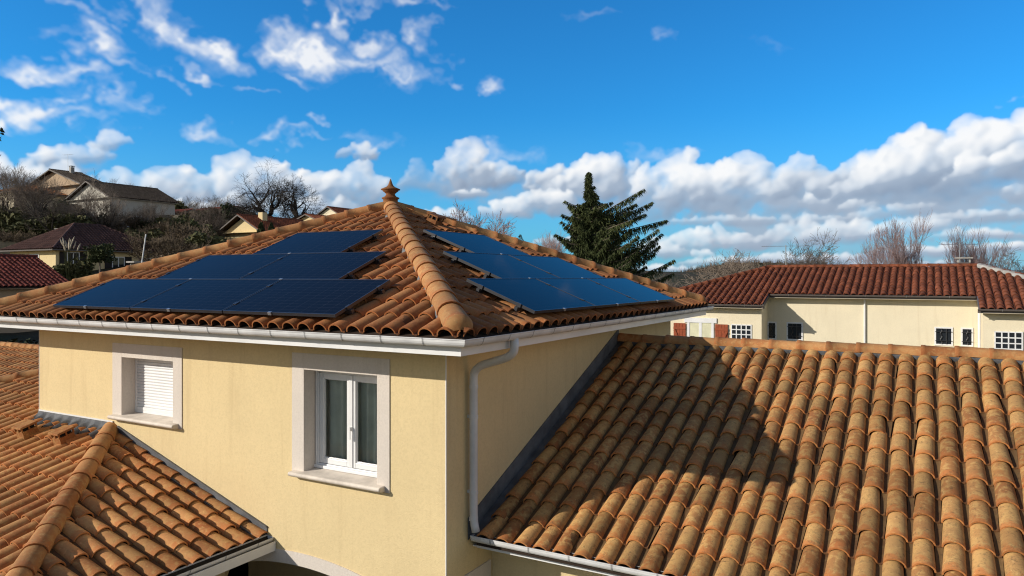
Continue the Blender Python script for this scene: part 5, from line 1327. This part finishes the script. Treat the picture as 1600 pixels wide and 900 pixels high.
# ---- the big spruce
def spruce(p, h, label):
    q = random.Random(4); o = thing('spruce_tree', label, 'tree', p); tb = MB(); nb_ = MB()
    tb.tube([p, p+Vector((0,0,h*.5)), p+Vector((0,0,h*.99))], [.26, .15, .02], 8)
    def spray(a, b, w_):
        """needle shoots along one bough: side shoots that droop, thinning to the tip"""
        n = max(5, int((b[-1]-b[0]).length/.09))
        for i in range(n):
            t_ = (i+q.random())/n; f = t_*(len(b)-1); k_ = min(len(b)-2, int(f)); c_ = b[k_].lerp(b[k_+1], f-k_)
            d = (b[k_+1]-b[k_]).normalized(); sd_ = d.cross(Vector((0,0,1))).normalized()
            ln = w_*(1.08-t_)*q.uniform(.4, 1.15)
            for s_ in (-1, 1, 0):
                dirn = (d*q.uniform(.3, .9)+sd_*s_*q.uniform(.5, 1.)+Vector((0,0,-q.uniform(.25, 1.25)-(0 if s_ else .9)))).normalized(); l2 = ln*(1. if s_ else .6)
                m_ = max(2, int(l2/.13))
                for j in range(m_+1):
                    u0 = c_+dirn*(l2*j/m_)+Vector((0,0,-.25*(j/m_)**2*l2))
                    for _ in range(2):
                        dd = (dirn*q.uniform(.2, .9)+Vector((q.gauss(0,.4), q.gauss(0,.4), -q.uniform(.2, 1.1)))).normalized()*q.uniform(.14, .30); e = dd.orthogonal().normalized()*q.uniform(.012, .026); e.rotate(Matrix.Rotation(q.uniform(0,6.28), 3, dd.normalized()))
                        nb_.add([u0-e, u0+dd, u0+e], [(0,1,2)]); nb_.add([u0+dd*.3-e*1.6, u0+dd*1.2, u0+dd*.3+e*1.6], [(0,1,2)])
    def branch(z, az_, ln, rise, w_):
        st_ = p+Vector((0,0,z)); hd = Vector((math.cos(az_), math.sin(az_), 0)); pts = []
        for i in range(7):
            t_ = i/6; pts.append(st_+hd*(ln*t_)+Vector((0,0, ln*(rise*t_+(-.35*math.sin(math.pi*t_)*.5 if rise < .25 else 0.)))))
        tb.tube(pts, [.05*(1-.85*i/6)+.004 for i in range(7)], 4, cap=False); spray(p, pts, w_)
    ra = math.atan2(RGT.y, RGT.x)
    z = h*.22
    while z < h*.99:
        f = 1-z/h; ln = .30+4.3*f**.95
        if f < .2: ln = (.12+2.9*f**1.15)*q.uniform(.6, 1.25)
        for k_ in range(10 if f > .2 else 6):
            a = q.uniform(0, 6.28); rt = math.cos(a-ra); l2 = ln*q.uniform(.5, 1.)*(1+.30*rt)
            branch(z+q.uniform(-.1, .1), a, l2, q.uniform(-.05, .28) if f > .22 else q.uniform(.0, .45), min(.85, .14+l2*.22))
        z += .27 if f > .15 else .17
    # the long leading boughs that shape the outline
    for (zf, side, ln, rise) in ((.73, 1, 3.7, .57), (.67, 1, 4.35, .48), (.625, 1, 5.3, .26), (.585, 1, 5.2, .20), (.55, 1, 5.0, .12), (.51, 1, 5.7, .03), (.47, 1, 5.6, -.05), (.42, 1, 5.5, -.08), (.36, 1, 5.3, -.1),
                             (.83, -1, 1.7, .08), (.77, -1, 1.9, -.05), (.71, -1, 1.9, .12), (.66, -1, 2.3, .0), (.575, -1, 3.4, .0), (.52, -1, 2.9, -.05), (.46, -1, 2.8, -.1), (.40, -1, 3.2, -.1)):
        for k_ in range(5):
            branch(zf*h-.16*k_+q.uniform(-.05, .05), ra+(0 if side > 0 else math.pi)+(q.uniform(-.2, .2) if k_ == 0 else q.uniform(-.8, .8)), ln*(1.,.88,.78,.7,.6)[k_], rise*(1,.8,.7,.6,.5)[k_]-.03*k_, min(1.1, .35+.16*ln))
    obj('trunk', tb, M['bark_grey'], o); obj('crown', nb_, M['needles'], o)
sp = spot(920, 50, z=.2); spruce(sp, 12.65, 'big dark spruce with ragged drooping boughs, right of the tower roof')
# pine at the left edge
p = spot(-84, 46, z=3.); o = thing('pine_tree', 'dark rounded pine crown just poking in at the upper left edge', 'tree', p)
s = MB(); s.tube([p, p+Vector((.2, 0, 6)), p+Vector((0,0,9.8))], [.25, .2, .1], 8); obj('trunk', s, M['bark_grey'], o)
lc = leaf_cloud(random.Random(11), 9000, 3.9, 3.9, 1.8, .13, lobes=14); lc.v = [(x+p.x, y+p.y, z+p.z+10.6) for x, y, z in lc.v]; obj('crown', lc, M['evergreen'], o)

# ================================================================== FAR WOODED RIDGE
mb = MB(); n = 150; vs = []; r_ = random.Random(2)
for i in range(n+1):
    u = 560+1200*i/n; top = 5.6+620/1150*(-3+ 24*math.exp(-((u-1185)/120)**2)+10*math.exp(-((u-1330)/120)**2)+4*math.exp(-((u-900)/200)**2)+2*math.sin(u*.035))
    for (d, f) in ((520, 0), (560, .55), (620, 1.), (700, .8), (900, 0)):
        q = spot(u*(1), d, z=0); vs.append((q.x, q.y, -8+(top+8)*f))
mb.add(vs, [(i*5+k, i*5+5+k, i*5+6+k, i*5+1+k) for i in range(n) for k in range(4)]); tag(obj('wooded_hill', mb, M['ground'], smooth=True), kind='structure')
tb = MB()
for i in range(5200):
    u = r_.uniform(850, 1500); f = r_.random(); d = 530+90*f
    top = 5.6+620/1150*(-3+ 24*math.exp(-((u-1185)/120)**2)+10*math.exp(-((u-1330)/120)**2)+4*math.exp(-((u-900)/200)**2)+2*math.sin(u*.035))
    zf = .15+.85*f; q = spot(u, d, z=-8+(top+8)*min(1, zf))
    hh = r_.uniform(1.8, 3.8); w_ = hh*r_.uniform(.4, .7); a = r_.uniform(0, 3.14); e = Vector((math.cos(a), math.sin(a), 0))*w_
    for _ in range(7):
        a = r_.uniform(0, 3.14); e = Vector((math.cos(a), math.sin(a), 0)); b0 = q+e*r_.gauss(0, w_*.5); tp = b0+Vector((r_.gauss(0, .9), r_.gauss(0, .9), hh*r_.uniform(.6, 1.5)))
        tb.add([b0-e*.22, b0+e*.22, tp], [(0,1,2)])
tag(obj('far_woods', tb, M['woods']), 'brown leafless woods covering the distant hill on the right', 'woods', kind='stuff')
for (u, v, w_) in ((1075, 436, 8.), (1093, 441, 6.), (1062, 443, 6.)):
    q = spot(u, 420, v=v); simple_house('tiny pale house far off among the brown woods, '+{1075: 'highest of three', 1093: 'rightmost of three', 1062: 'leftmost of three'}[u], (q.x, q.y), w_, w_*1.2, q.z-3, q.z, 2.2, 'hip', M['cream'], M['tile_nb'], 'y', .4, [], 'far_house', cols=(1.2, 1.5))
